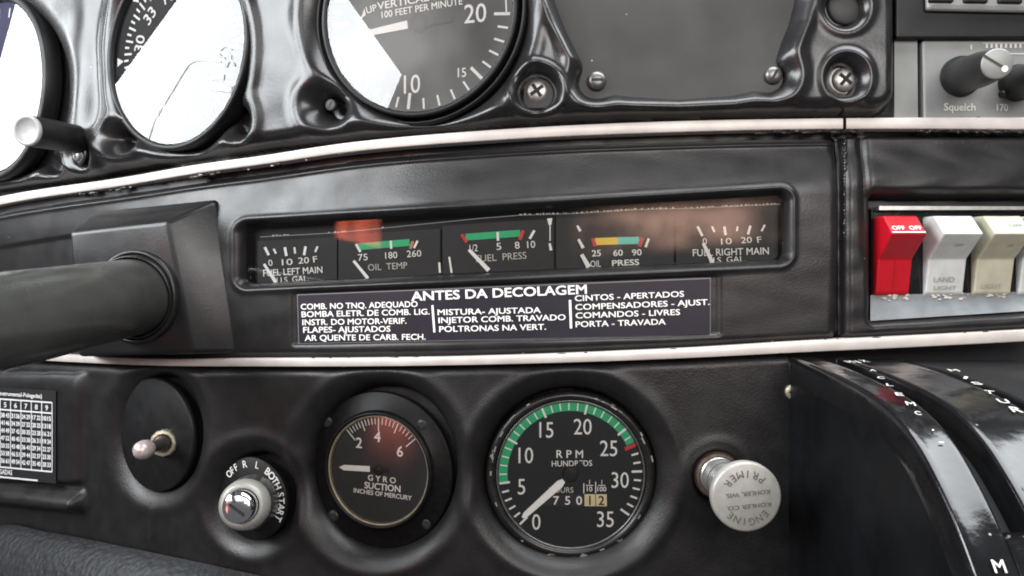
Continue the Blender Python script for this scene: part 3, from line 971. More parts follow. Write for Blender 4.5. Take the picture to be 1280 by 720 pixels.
mb = MB(); mb.lathe([(rs_ * 1.10, -0.012), (rs_ * 1.10, 0.0024), (rs_ * 1.075, 0.0034), (rs_ * 1.05, 0.0034), (rs_ * 1.035, 0.0024), (rs_ * 1.02, -0.002)], 72)
part(mb, 'collar', 'bezel_worn', sh)
mb = MB(); mb.lathe([(rs_ * 1.25, -0.003), (rs_ * 1.24, 0.0010), (rs_ * 1.20, 0.0020), (rs_ * 1.15, 0.0020), (rs_ * 1.125, 0.0008), (rs_ * 1.12, -0.004)], 72)
fm = Matrix((( fq[1] - fq[0]).normalized(), nfr.cross((fq[1] - fq[0]).normalized()), nfr)).transposed().to_4x4(); fm.translation = Q(170, 371, df + 0.0035)
o = mb.build('escutcheon', 'housing_black'); o.matrix_world = fm; world_parent(o, hs)
# ------------------------------------------------------------------ switch panel at the right
us = np.arange(1053, 1340.1, 1.75); rows_t = np.linspace(0, 1, 190)
U = np.tile(us, (len(rows_t), 1)); top = s1_bot(us) - 3; bot = s2_top(us) + 3
V = top[None, :] + (bot - top)[None, :] * rows_t[:, None]
H = np.zeros_like(U) - 0.004 * (1 - rnd(5, 11, V - s1_bot(U)))
H += -0.005 * (1 - rnd(1056, 1066, U)) - 0.0022 * np.exp(-((U - 1082) / 5.0) ** 2) * ss(350, 250, V)
H += -0.0035 * (1 - ss(0, 1, (V - 172) / 60))
drc = rbox(U, V, 1087, 1500, 240, pl([(1087, 405), (1300, 392)])(U), 8)
H += -0.0115 * (1 - rnd(-7, 8, drc))
H += -0.003 * (1 - rnd(0, 9, s2_top(U) - 1 - V))
H += 0.0002 * np.sin(U / 13.0 + np.sin(V / 9.0)) * np.sin(V / 11.0)
sp_ = sheet_obj('switch_panel', U, V, H, 0.003, 'panel_vinyl')
tag(sp_, 'black panel at the right with a sunken bay for rocker switches', 'panel')
# seam of old sealant between the two panels
mb = MB(); mb.mi = 0
for i in range(34):
    v = 172 + i * 4.0; u = 1056.5 + rs.uniform(-1, 1)
    r_ = mm_at(1056, rs.uniform(1.6, 3.0))
    mb.lathe([(r_, -r_), (r_ * 0.9, r_ * 0.3), (r_ * 0.5, r_ * 0.7), (0.00005, r_ * 0.85)], 10, mtx=frame(u, v, 0.0005) @ Matrix.Diagonal((1, 1.8, 1, 1)))
sl_ = mb.build('sealant_bead', 'sealant'); tag(sl_, 'lumpy black bead of sealant in the seam beside the switch panel', 'sealant')
# back of bay, pale sill, thin bright rod
mb = MB()
A = [P(1089, 258, -0.0055), P(1330, 258, -0.0055), P(1330, 382, -0.0055), P(1089, 382, -0.0055)]
mb.quad(*A)
wb_ = mb.build('bay_back', 'gloss_black'); world_parent(wb_, sp_)
mb = MB()
us_ = np.linspace(1088, 1340, 40); vt_ = pl([(1088, 369), (1340, 363)])(us_); vb_ = pl([(1088, 401), (1340, 385)])(us_)
A = np.concatenate([PA(us_, vt_, -0.005), PA(us_, vb_, 0.0005), PA(us_, vb_ + 3, -0.006)])
n = 40; mb.add(A.tolist(), [(i, n + i, n + i + 1, i + 1) for i in range(n - 1)] + [(n + i, 2 * n + i, 2 * n + i + 1, n + i + 1) for i in range(n - 1)])
world_parent(mb.build('bay_sill', 'ledge_metal'), sp_)
mb = MB()
A = [P(1099, 257.5, -0.001), P(1330, 258, -0.001), P(1330, 262, -0.001), P(1099, 262.5, -0.001)]
B_ = [p + Vector((0, 0.006, 0)) for p in A]
mb.add(A + B_, [(0, 1, 2, 3), (0, 4, 5, 1), (3, 2, 6, 7), (0, 3, 7, 4)])
world_parent(mb.build('bay_rail', 'aluminium_bare'), sp_)
# paint chips along the sill
mb = MB()
for i in range(46):
    u = rs.choice([rs.uniform(1105, 1135), rs.uniform(1165, 1212), rs.uniform(1232, 1258)]); k = rs.random() ** 2.2
    v = 369.5 + k * 8 - (u - 1100) * 0.03
    h_ = -0.0048 + 0.0055 * (k * 8 / 30) + 0.0004
    r_ = mm_at(u, rs.uniform(0.7, 2.6)); n_ = 7
    m_ = frame(u, v, h_)
    pts = [(r_ * rs.uniform(.5, 1.2) * math.cos(2 * math.pi * j / n_) * 1.5, r_ * rs.uniform(.4, 1) * math.sin(2 * math.pi * j / n_)) for j in range(n_)]
    mb.prism(pts, -0.0003, 0.0003 + 0.00002 * i / 46, mtx=m_)
world_parent(mb.build('paint_chips', 'flake'), sp_)


def switch(ul, ur, mat_, label, texts, split=False):
    """rocker with a wedge cap; base edges at (ul, ur) in the panel's plane"""
    f0 = frame((ul + ur) / 2, 320, 0.0)
    t = thing('rocker_switch', f0, label, 'switch', 'rocker switches in the bay')
    w = mm_at(ul, (ur - ul) / 2)
    k = D / K
    # (z up, height out) profile, from the top back edge round the cap to the foot
    def zz(v, h): return (320 - v) / K * 0 + ((360 - v) / K * (D - h)) - ((360 - 320) / K * D)
    pr = [(zz(269, 0.004), -0.006), (zz(270, 0.0045), 0.0045), (zz(292, 0.0135), 0.0135), (zz(324, 0.0), 0.0), (zz(366, -0.003), -0.003), (zz(372, -0.006), -0.006)]
    mb = MB(); n = len(pr)
    vs = [(-w, z_, h_) for z_, h_ in pr] + [(w, z_, h_) for z_, h_ in pr]
    fs = [(i, i + 1, n + i + 1, n + i) for i in range(n - 1)] + [(n - 1, 0, n, 2 * n - 1), tuple(range(n))[::-1], tuple(range(n, 2 * n))]
    mb.add(vs, fs)
    part(mb, 'rocker', mat_, t, bevel=0.0007)
    if texts or split:
        tm = MB()
        a = Vector((0, pr[1][0], pr[1][1])); b = Vector((0, pr[2][0], pr[2][1])); c = Vector((0, pr[3][0], pr[3][1])); e = Vector((0, pr[4][0], pr[4][1]))
        def onface(p0, p1, f_, x, lift=0.00025):
            ey = (p0 - p1).normalized(); ex = Vector((1, 0, 0)); nn = ex.cross(ey)
            m_ = Matrix((ex, ey, nn)).transposed().to_4x4(); m_.translation = p0.lerp(p1, f_) + Vector((x, 0, 0)) + nn * lift
            return m_
        for body, face_, f_, x, h, wd, mi in texts:
            p0, p1 = ((a, b), (b, c), (c, e))[face_]
            tm.mi = mi
            m_ = onface(p0, p1, f_, x * w)
            if body == '-': tm.add([m_ @ Vector(q_) for q_ in ((-wd * w / 2, -h / 2, 0), (wd * w / 2, -h / 2, 0), (wd * w / 2, h / 2, 0), (-wd * w / 2, h / 2, 0))], [(0, 1, 2, 3)])
            else: tm.text(body, m_, h, width=wd * w, bold=0.02)
        if split:
            tm.mi = 2
            for f_ in (0,):
                m_ = onface(c, e, 0.5, 0.0)
                hh_ = (c - e).length / 2
                tm.add([m_ @ Vector(q_) for q_ in ((-0.00022, -hh_, 0), (0.00022, -hh_, 0), (0.00022, hh_ * 0.9, 0), (-0.00022, hh_ * 0.9, 0))], [(0, 1, 2, 3)])
        part(tm, 'lettering', ['white_paint', 'faint_print', 'red_line'], t)
    return t


switch(1098, 1140.5, 'red_plastic', 'bright red double rocker switch marked OFF OFF', [("OFF", 0, 0.70, -0.50, 0.0026, 0.72, 0), ("OFF", 0, 0.70, 0.48, 0.0026, 0.72, 0), ('-', 0, 0.93, -0.02, 0.0007, 1.9, 0)], True)
switch(1161, 1208.5, 'white_plastic', 'clean white rocker switch beside the red one', [("OFF", 1, 0.42, 0.1, 0.0014, 0.5, 1), ("LAND", 2, 0.6, -0.1, 0.0024, 1.1, 1), ("LIGHT", 2, 0.85, 0.0, 0.0018, 1.2, 1)])
switch(1222, 1268.5, 'cream_plastic', 'yellowed cream rocker switch right of the white one', [("OFF", 0, 0.55, 0.35, 0.0022, 0.75, 1), ("OFF", 1, 0.45, 0.25, 0.0016, 0.3, 1), ("LIGHT", 2, 0.80, -0.1, 0.0022, 1.1, 1)])
switch(1279, 1326, 'white_plastic', 'white rocker switch cut off by the right picture edge', [])

# ------------------------------------------------------------------ lower panel
us = np.arange(-60, 988, 1.75); rows_t = np.linspace(0, 1, 190)
U = np.tile(us, (len(rows_t), 1)); top = s2_bot(us) - 3; bot = us * 0 + 790
V = top[None, :] + (bot - top)[None, :] * rows_t[:, None]
H = np.zeros_like(U)
H += -0.004 * (1 - rnd(2, 14, V - s2_bot(U)))
dS = ell(U, V, 474, 588, 94, 107); dT = ell(U, V, 713, 594, 113, 109); dP = ell(U, V, 196, 543, 49, 75); dI = ell(U, V, 316, 623, 47, 56); dR = ell(U, V, 898, 598, 31, 33)
for d_, b, dp in ((dS, 24, 0.014), (dT, 25, 0.014), (dP, 20, 0.012), (dI, 22, 0.013), (dR, 12, 0.009)):
    H -= dp * (1 - rnd(-4, b, d_))
    H += 0.0008 * np.exp(-((d_ - b) / 9.0) ** 2)
# raised block with the card at the left, then its sill
bl = ss(112, 100, U + (V - 480) * 0.03)
H += 0.0045 * bl * rnd(466, 486, V + (105 - U) * 0.14 * 0) * (1 - ss(598, 606, V - (U - 60) * 0.02))
H += 0.010 * ss(110, 104, U) * ss(602, 622, V - (U - 50) * 0.1) * (1 - ss(624, 640, V - (U - 50) * 0.1))
H += 0.00008 * np.sin(U / 29.0 + np.sin(V / 13.0)) * np.sin(V / 21.0)
# run of dried paint under the pull knob
H += 0.0012 * np.exp(-((U - 191) / 4.0) ** 2) * ss(630, 650, V) * ss(680, 668, V)
lp = sheet_obj('lower_panel', U, V, H, 0.0015, 'lower_black')
tag(lp, 'matt black lower panel with round dished recesses for gauges and knobs', 'panel')

# --- correction card
mb = MB()
def cg(a, b):   # card grid: a 0..1 across (u -60..78), b 0..1 down
    u = -60 + 138 * a; vt = 487 - 9 * (1 - a); vb2 = 602 - 13 * (1 - a)
    return u, vt + (vb2 - vt) * b
CH = 0.0052
def cp3(a, b, h):
    u, v = cg(a, b)
    return Vector(PA(u, v, 0.0015, CH + h).tolist())
def cardq(mb, a0, b0, a1, b1, h):
    n = 12
    A = [cp3(a0 + (a1 - a0) * i / n, b, h) for b in (b0, b1) for i in range(n + 1)]
    mb.add(A, [(i, n + 1 + i, n + 2 + i, i + 1) for i in range(n)])
def card_text(mb, body, a, b, w, hgt, bold=0.02):
    vs, fs, x0, x1 = text_mesh(body, bold)
    mb.add([cp3(a + ((x - x0) / (x1 - x0) - 0.5) * w, b - (y - CAP / 2) / CAP * hgt, 0.0004 + k * 0.000012) for x, y, k in vs], fs)
hc = 0.0
cardq(mb, 0, 0, 1.02, 1.0, hc)
cd = mb.build('correction_card', 'card_black'); tag(cd, 'black correction card with a white grid of tiny numbers, lower left', 'card')
mb = MB(); hc += 0.0003
lw = 0.010
cx = [0.435 + 0.0942 * i for i in range(-4, 6)] + [0.99]
cx = [0.99 - 0.0942 * i for i in range(0, 11)]
for a in cx:
    cardq(mb, a - lw * 0.35, 0.13, a + lw * 0.35, 0.875, hc)
for b in (0.13, 0.245, 0.875):
    cardq(mb, 0, b - 0.008, 0.99, b + 0.008, hc + 0.00005)
cardq(mb, 0, 0.975, 0.86, 0.993, hc)
for i, n_ in enumerate("9876543210"):
    card_text(mb, n_, 0.99 - 0.0942 * (i + 0.5), 0.19, 0.026, 0.052)
for r_ in range(7):
    for i in range(10):
        a = 0.99 - 0.0942 * (i + 0.5)
        for da in (-0.021, 0.021):
            card_text(mb, str((i * 7 + r_ * 3 + (da > 0) * 5) % 90 + 10), a + da, 0.305 + r_ * 0.083, 0.034, 0.046, 0.035)
card_text(mb, "(Instrumental-Polegadas)", 0.70, 0.068, 0.40, 0.042)
card_text(mb, "A", 0.455, 0.062, 0.03, 0.042)
card_text(mb, "POLEGADAS", 0.53, 0.925, 0.20, 0.050)
world_parent(mb.build('number_grid', 'card_white'), cd)

# --- pull knob on its round plate
t = thing('pull_knob', frame(194, 543, -0.0058), 'small pull knob with pinkish tip on an oval black plate', 'knob')
R_ = mm_at(196, 72)
mb = MB(); mb.lathe([(R_, -0.002), (R_, 0.0004), (R_ * 0.97, 0.0009), (0.0001, 0.0009)], 72); part(mb, 'plate', 'bezel_black', t)
a0 = P(207, 553, -0.0035); a1 = Q(177, 563, float(depth(200)) - 0.030)
ax = (a1 - a0); ln = ax.length; qm = Matrix.Translation(a0) @ ax.to_track_quat('Z', 'Y').to_matrix().to_4x4()
r_ = mm_at(205, 17)
mb = MB(); mb.lathe([(r_, -0.002), (r_, 0.003), (r_ * 0.93, 0.0042), (r_ * 0.72, 0.0045), (r_ * 0.66, 0.003), (r_ * 0.62, 0.0028)], 12, smooth=False)
o = mb.build('collar', 'brass'); o.matrix_world = qm; world_parent(o, t)
mb = MB(); mb.lathe([(r_ * 0.62, -0.002), (r_ * 0.58, 0.006), (r_ * 0.45, 0.010), (r_ * 0.42, ln * 0.72)], 32)
o = mb.build('stem', 'dark_steel'); o.matrix_world = qm; world_parent(o, t)
mb = MB(); rk = 12.0 / K * (a1.y + D)
mb.lathe([(rk * 0.55, ln * 0.70), (rk * 0.95, ln * 0.80), (rk, ln * 0.90), (rk * 0.95, ln * 1.0), (rk * 0.7, ln * 1.07), (rk * 0.35, ln * 1.10), (0.0001, ln * 1.11)], 32)
o = mb.build('tip', 'pink_knob'); o.matrix_world = qm; world_parent(o, t)

# --- ignition switch
t = thing('ignition_switch', frame(316, 623, -0.0062), 'round ignition key switch with silver ring lettered OFF R L BOTH START', 'switch')
R_ = mm_at(316, 53)
mb = MB(); mb.lathe([(R_, -0.002), (R_, 0.0004), (R_ * 0.97, 0.0009), (0.0001, 0.0009)], 72); part(mb, 'plate', 'bezel_black', t)
mb = MB()
def lw_(s_, a, r, h, b=0.01, arc_=False):
    if not arc_ or len(s_) == 1:
        mb.text(s_, T(r * math.cos(math.radians(a)), r * math.sin(math.radians(a)), 0.0012, a - 90), h, bold=b, wf=0.9); return
    step = math.degrees(h * 0.80 / r)
    for i, ch in enumerate(s_):
        aa = a - (i - (len(s_) - 1) / 2) * step
        mb.text(ch, T(r * math.cos(math.radians(aa)), r * math.sin(math.radians(aa)), 0.0012, aa - 90), h, bold=b, wf=0.85)
lw_("OFF", 131, R_ * 0.85, R_ * 0.165, 0.012, True); lw_("R", 103, R_ * 0.84, R_ * 0.165, 0.012); lw_("L", 78, R_ * 0.84, R_ * 0.165, 0.012)
lw_("BOTH", 41, R_ * 0.84, R_ * 0.18, 0.022, True); lw_("START", -7, R_ * 0.86, R_ * 0.18, 0.022, True)
part(mb, 'lettering', 'white_paint', t)
a0 = P(321, 625, -0.008); a1 = Q(303, 632, float(depth(315)) - 0.020)
ax = (a1 - a0); ln = ax.length; qm = Matrix.Translation(a0) @ ax.to_track_quat('Z', 'Y').to_matrix().to_4x4()
r_ = mm_at(305, 31.5)
mb = MB(); mb.lathe([(r_ * 1.04, -0.002), (r_ * 1.04, ln * 0.45), (r_ * 0.98, ln * 0.7), (r_ * 0.92, ln * 0.86)], 64)
o = mb.build('barrel', 'dark_steel'); o.matrix_world = qm; world_parent(o, t)
mb = MB(); mb.lathe([(r_ * 0.96, ln * 0.80), (r_ * 0.93, ln * 0.92), (r_ * 0.80, ln * 1.02), (r_ * 0.66, ln * 1.06), (r_ * 0.62, ln * 1.0)], 64)
o = mb.build('ring', 'aluminium'); o.matrix_world = qm; world_parent(o, t)
mb = MB(); mb.lathe([(r_ * 0.60, ln * 0.6), (r_ * 0.60, ln * 1.24), (r_ * 0.55, ln * 1.30), (r_ * 0.40, ln * 1.33), (0.0001, ln * 1.335)], 64)
mb.mi = 1; mb.line(-r_ * 0.30, r_ * 0.12, r_ * 0.28, -r_ * 0.3, r_ * 0.10, ln * 1.345)
o = mb.build('key_cylinder', ['chrome', 'dark_gap']); o.matrix_world = qm; world_parent(o, t)

# --- suction gauge
t = thing('suction_gauge', frame(474, 587, -0.009), 'small round gyro suction gauge with numbers 2 4 6 and a white pointer', 'gauge')
RO = mm_at(474, 100); R_ = mm_at(474, 70)
mb = MB(); mb.lathe([(RO, -0.003), (RO, 0.0), (RO * 0.985, 0.0004), (R_ * 1.10, 0.0004), (R_ * 1.08, 0.0012), (R_ * 1.05, 0.0032), (R_ * 1.01, 0.0032), (R_ * 1.0, 0.0001)], 96)
part(mb, 'bezel', 'flange_black', t)
mb = MB(); mb.lathe([(R_ * 1.005, 0.0001), (R_ * 1.0, 0.0022), (R_ * 0.965, 0.0017), (R_ * 0.96, 0.0002)], 96); part(mb, 'retaining_ring', 'brass', t)
mb = MB(); mb.disc(R_ * 1.01, 0.0002, 96); part(mb, 'dial', 'dial_grey', t)
mb = MB(); z = 0.0004
ang = [133, 112, 90.5, 66, 40]
for i in range(5):
    big = i in (0, 2, 4)
    mb.tick(ang[i], R_ * (0.70 if big else 0.75), R_ * 0.96, R_ * 0.018, z)
    if i < 4:
        for k in range(1, 5):
            mb.tick(ang[i] + (ang[i + 1] - ang[i]) * k / 5, R_ * 0.83, R_ * 0.96, R_ * 0.014, z)
for s_, x, y in (("2", -0.40, 0.47), ("4", -0.03, 0.60), ("6", 0.42, 0.36)):
    mb.text(s_, T(R_ * x, R_ * y, z, -2), R_ * 0.185, bold=0.012)
mb.text("G Y R O", T(R_ * 0.06, -R_ * 0.165, z, -2), R_ * 0.10, width=R_ * 0.56, bold=0.015)
mb.text("SUCTION", T(R_ * 0.07, -R_ * 0.31, z, -2), R_ * 0.115, width=R_ * 0.72, bold=0.02)
mb.text("INCHES OF MERCURY", T(R_ * 0.07, -R_ * 0.44, z, -3), R_ * 0.08, width=R_ * 1.16, bold=0.02)
part(mb, 'markings', 'white_paint', t)
mb = MB()
mb.add([(-R_ * 0.80, R_ * 0.0, 0.001), (-R_ * 0.70, -R_ * 0.05, 0.001), (-R_ * 0.17, -R_ * 0.045, 0.001), (-R_ * 0.17, R_ * 0.06, 0.001), (-R_ * 0.70, R_ * 0.05, 0.001)], [(0, 1, 2, 3, 4)])
mb.mi = 1; mb.lathe([(R_ * 0.09, 0.0005), (R_ * 0.09, 0.0013), (0.0001, 0.0014)], 32)
mb.line(-R_ * 0.17, 0.0001, R_ * 0.22, 0, R_ * 0.08, 0.0009)
part(mb, 'pointer', ['white_paint', 'dial_black'], t)
mb = MB(); mb.disc(R_ * 1.0, 0.0019, 96); part(mb, 'glass', 'glass_hazed', t)
for (u, v, rt) in ((409, 527, 20), (528, 531, 80), (417, 645, 50), (534, 655, 100)):
    screw('screw', t, frame(u, v, -0.0086), mm_at(u, 8.0), 'black_screw', rt)

# --- tachometer
t = thing('tachometer', frame(713, 592, -0.009), 'large round RPM gauge with a green arc, red line and hour counter', 'gauge')
R_ = mm_at(713, 92); RB = mm_at(713, 100)
mb = MB(); mb.lathe([(R_ * 1.16, -0.003), (R_ * 1.16, 0.001), (R_ * 1.14, 0.0028), (R_ * 1.10, 0.0036), (R_ * 1.06, 0.0034), (R_ * 1.03, 0.0024), (R_ * 1.02, 0.0001)], 128, sx=1.015)
part(mb, 'bezel', 'bezel_worn', t)
mb = MB(); mb.lathe([(R_ * 1.035, 0.0001), (R_ * 1.03, 0.0024), (R_ * 1.01, 0.0022), (R_ * 0.995, 0.0006)], 128); part(mb, 'retaining_ring', 'dark_steel', t)
# chipped paint on the bezel
mb = MB()
for i in range(34):
    a = rs.choice([rs.uniform(0, 360), rs.uniform(20, 60), rs.uniform(150, 180), rs.uniform(250, 320)]); l_ = rs.uniform(1.0, 5); rr = R_ * rs.uniform(1.09, 1.135)
    mb.arc(rr, rr + R_ * rs.uniform(0.006, 0.022), a, a + l_, 0.0036 + 0.000003 * i + (rr / R_ - 1.11) * -0.004, 3)
part(mb, 'paint_chips', 'aluminium_bare', t)
mb = MB(); mb.disc(R_ * 1.03, 0.0002, 96); part(mb, 'dial', 'dial_black', t)
def ra(r): return 225 - 37.15 * r / 5
mb = MB(); z = 0.0005
mb.mi = 1; mb.arc(R_ * 0.875, R_ * 1.0, ra(5), ra(26.7), 0.0004, 80)
mb.mi = 2; mb.tick(ra(27), R_ * 0.83, R_ * 1.0, R_ * 0.055, z); mb.mi = 0
for r_ in range(0, 36):
    if r_ == 27: continue
    big = r_ % 5 == 0
    a0_, a1_ = (0.85 if big else 0.885), (0.995 if big else 0.985)
    mb.tick(ra(r_), R_ * a0_, R_ * a1_, R_ * (0.03 if big else 0.018 if 5 <= r_ <= 26 else 0.026), z)
for n_, x, y in (("0", -0.475, -0.67), ("5", -0.68, -0.18), ("10", -0.62, 0.255), ("15", -0.335, 0.61), ("20", 0.17, 0.655), ("25", 0.53, 0.355), ("30", 0.69, -0.085), ("35", 0.485, -0.63)):
    mb.text(n_, T(R_ * x, R_ * y, z), R_ * 0.215, wf=0.84)
mb.text("R P M", T(-R_ * 0.01, R_ * 0.275, z), R_ * 0.105, width=R_ * 0.37, bold=0.008)
mb.text("HUNDREDS", T(R_ * 0.02, R_ * 0.145, z, 1), R_ * 0.078, width=R_ * 0.56, bold=0.006)
mb.mi = 3; mb.text("HOURS", T(-R_ * 0.13, -R_ * 0.225, z), R_ * 0.075, width=R_ * 0.34, bold=0.006); mb.mi = 0
mb.line(R_ * 0.185, -R_ * 0.13, R_ * 0.185, -R_ * 0.27, R_ * 0.013, z); mb.line(R_ * 0.35, -R_ * 0.11, R_ * 0.35, -R_ * 0.27, R_ * 0.013, z)
for x, d_ in ((0.265, "10"), (0.435, "100")):
    mb.text("1", T(R_ * x, -R_ * 0.115, z), R_ * 0.06); mb.line(R_ * (x - 0.05), -R_ * 0.16, R_ * (x + 0.05), -R_ * 0.16, R_ * 0.01, z)
    mb.text(d_, T(R_ * x, -R_ * 0.21, z), R_ * 0.065, bold=0.01)
part(mb, 'markings', ['white_paint', 'green', 'red', 'soft_white'], t)
cn = MB()
cn.mi = 0; cn.add([(-R_ * 0.43, -R_ * 0.45, 0.0003), (R_ * 0.19, -R_ * 0.45, 0.0003), (R_ * 0.19, -R_ * 0.285, 0.0003), (-R_ * 0.43, -R_ * 0.285, 0.0003)], [(0, 1, 2, 3)])
cn.mi = 1
for x in (0.195, 0.355): cn.add([(R_ * x, -R_ * 0.45, 0.0003), (R_ * (x + 0.15), -R_ * 0.45, 0.0003), (R_ * (x + 0.15), -R_ * 0.285, 0.0003), (R_ * x, -R_ * 0.285, 0.0003)], [(0, 1, 2, 3)])
cn.mi = 2
for s_, x in (("7", -0.20), ("5", -0.04), ("0", 0.12)): cn.text(s_, T(R_ * x, -R_ * 0.37, 0.0005), R_ * 0.115, bold=0.012, wf=1.05)
cn.mi = 3
for s_, x in (("1", 0.27), ("2", 0.43)): cn.text(s_, T(R_ * x, -R_ * 0.37, 0.0005), R_ * 0.125, bold=0.012)
part(cn, 'hour_counter', ['card_black', 'cream_drum', 'white_paint', 'dark_gap'], t)
mb = MB()
c_, s_ = math.cos(math.radians(222)), math.sin(math.radians(222))
def nd_(r, w): return (R_ * (-0.0 + r * c_ - w * s_), R_ * (0.0 + r * s_ + w * c_), 0.0014)
mb.add([nd_(0.90, 0.015), nd_(0.84, 0.04), nd_(0.20, 0.055), nd_(0.13, 0.03), nd_(0.13, -0.03), nd_(0.20, -0.055), nd_(0.84, -0.04), nd_(0.90, -0.015)], [tuple(range(8))])
mb.mi = 1; mb.lathe([(R_ * 0.11, 0.0005), (R_ * 0.11, 0.0012), (R_ * 0.08, 0.0015), (0.0001, 0.0016)], 40)
mb.add([nd_(0.13, 0.03), nd_(-0.22, 0.05), nd_(-0.22, -0.05), nd_(0.13, -0.03)], [(0, 1, 2, 3)])
part(mb, 'needle', ['white_paint', 'dial_black'], t)
mb = MB(); mb.disc(R_ * 1.02, 0.0022, 96); part(mb, 'glass', 'glass', t)

# --- engine primer
t = thing('engine_primer', frame(898, 597, -0.003), 'silver engine primer knob with upside-down engraved cap', 'knob')
a0 = P(896, 593, -0.004); a1 = Q(933.5, 621.5, D - 0.045)
ax = (a1 - a0); ln = ax.length; qm = Matrix.Translation(a0) @ ax.to_track_quat('Z', 'Y').to_matrix().to_4x4()
r_ = mm_at(900, 30)
mb = MB(); mb.lathe([(r_ * 1.0, -0.002), (r_ * 1.0, 0.002), (r_ * 0.92, 0.004), (r_ * 0.80, 0.0045), (r_ * 0.78, 0.002)], 64)
o = mb.build('collar', 'old_brass'); o.matrix_world = qm; world_parent(o, t)
mb = MB()
prf = [(r_ * 0.78, -0.002), (r_ * 0.78, 0.006)]
for i in range(7):
    z0 = 0.006 + i * 0.0016
    prf += [(r_ * 0.78, z0), (r_ * 0.74, z0 + 0.0005), (r_ * 0.74, z0 + 0.0010), (r_ * 0.78, z0 + 0.0015)]
prf += [(r_ * 0.76, 0.019), (r_ * 0.55, 0.022), (r_ * 0.5, ln * 0.8)]
mb.lathe(prf, 48)
o = mb.build('sleeve', 'aluminium_bare'); o.matrix_world = qm; world_parent(o, t)
fr = Matrix.Translation(a1) @ frame(934, 620).to_3x3().to_4x4()
rc = 43.8 / K * (a1.y + D)
mb = MB(); mb.lathe([(rc * 0.5, -0.014), (rc * 0.85, -0.009), (rc * 0.97, -0.006), (rc, -0.004), (rc, -0.001), (rc * 0.97, -0.0002), (rc * 0.93, 0.0), (0.0001, 0.0)], 72)
cp_ = mb.build('cap', 'aluminium'); cp_.matrix_world = fr; world_parent(cp_, t)
mb = MB()
def circ(s_, a_mid, r, h, step, out):
    for i, ch in enumerate(s_):
        aa = a_mid + (i - (len(s_) - 1) / 2) * step * (1 if out else -1)
        mb.text(ch, T(r * math.cos(math.radians(aa)), r * math.sin(math.radians(aa)), 0.00015, aa + (90 if out else -90)), h, bold=0.004, wf=0.95)
circ("PRIMER", 93, rc * 0.66, rc * 0.20, 21, True) if False else None
for i, ch in enumerate("PRIMER"):
    aa = 50 + i * 19.0
    mb.text(ch, T(rc * 0.66 * math.cos(math.radians(aa)), rc * 0.66 * math.sin(math.radians(aa)), 0.00015, aa + 90), rc * 0.21, bold=0.004, wf=0.95)
for i, ch in enumerate("ENGINE"):
    aa = 222 + i * 18.5
    aa = 318 - i * 18.0
    mb.text(ch, T(rc * 0.70 * math.cos(math.radians(aa)), rc * 0.70 * math.sin(math.radians(aa)), 0.00015, aa - 90), rc * 0.20, bold=0.004, wf=0.95)
mb.text("KOHLER, WIS.", T(rc * 0.02, rc * 0.10, 0.00015, 186), rc * 0.115, width=rc * 1.28, bold=0.012)
mb.text("KOHLER CO.", T(rc * 0.05, -rc * 0.26, 0.00015, 186), rc * 0.115, width=rc * 1.28, bold=0.012)
lt = mb.build('engraving', 'print_grey'); lt.matrix_world = fr; world_parent(lt, cp_)

# --- small screw by the seam
screw('panel_screw', lp, frame(992, 490, 0.003), mm_at(992, 9.5), 'brass', 0, False, 0.18)

# ------------------------------------------------------------------ padded edge, lower left
us = np.arange(-80, 420, 2.0); ev = spl([(-80, 668), (-10, 664), (6, 657), (60, 664), (175, 686), (330, 719), (430, 742)])
U = np.tile(us, (90, 1)); V = ev(us)[None, :] + np.linspace(-1, 130, 90)[:, None]
H = 0.034 * rnd(-3, 110, V - ev(U)) - 0.004
H *= 0.15 + 0.85 * rnd(-60, 60, 400 - U)
pe = sheet_obj('padded_edge', U, V, H, 0.0, 'leather')
tag(pe, 'grained black leather padding along the lower left edge', 'padding')

# ------------------------------------------------------------------ throttle quadrant, lower right
# real profile (metres out from panel, height): bulges towards the seat
prof_pts = [(0.002, -0.0318), (0.03, -0.0330), (0.06, -0.0352), (0.085, -0.0382), (0.101, -0.0416), (0.116, -0.0478), (0.130, -0.0578), (0.142, -0.0690), (0.151, -0.0800), (0.160, -0.0960), (0.166, -0.115), (0.168, -0.14)]
pa = np.array(prof_pts)
ts = np.concatenate([[0], np.cumsum(np.hypot(*np.diff(pa, axis=0).T))])
fd, fz = spl(np.c_[ts, pa[:, 0]]), spl(np.c_[ts, pa[:, 1]])
tt = np.linspace(0, ts[-1], 90)
pd, pz = fd(tt), fz(tt)
nd1, nz1 = np.gradient(pd), np.gradient(pz)
nl = np.hypot(nd1, nz1); ond, onz = -nz1 / nl, nd1 / nl      # outward: towards seat and up
qd = thing('throttle_quadrant', Matrix.Translation((0.128, 0, -0.16)), 'glossy black throttle quadrant cover with curved slotted bands and white lever lettering', 'throttle quadrant')


def band(x0, x1, name, lift=0.0, t0=0, t1=90, lip=0.0016, material='gloss_black'):
    xs_ = [(x0, -0.012), (x0, -0.0012 - lift * 0), (x0 + lip * 0.3, -0.0004), (x0 + lip, 0.0), (x0 + lip * 1.7, -0.0003), (x1 - lip * 1.7, -0.0003), (x1 - lip, 0.0), (x1 - lip * 0.3, -0.0004), (x1, -0.0012), (x1, -0.012)]
    A = []
    for i in range(t0, t1):
        for x, o_ in xs_:
            A.append((x, -(pd[i] + ond[i] * (o_ + lift)), pz[i] + onz[i] * (o_ + lift)))
    n = len(xs_); m_ = t1 - t0
    fs = [(i * n + j, i * n + j + 1, (i + 1) * n + j + 1, (i + 1) * n + j) for i in range(m_ - 1) for j in range(n - 1)]
    fs += [tuple(range(n)), tuple((m_ - 1) * n + j for j in range(n))[::-1]]
    mb = MB(); mb.add(A, fs, True)
    return wpart(mb, name, material, qd)


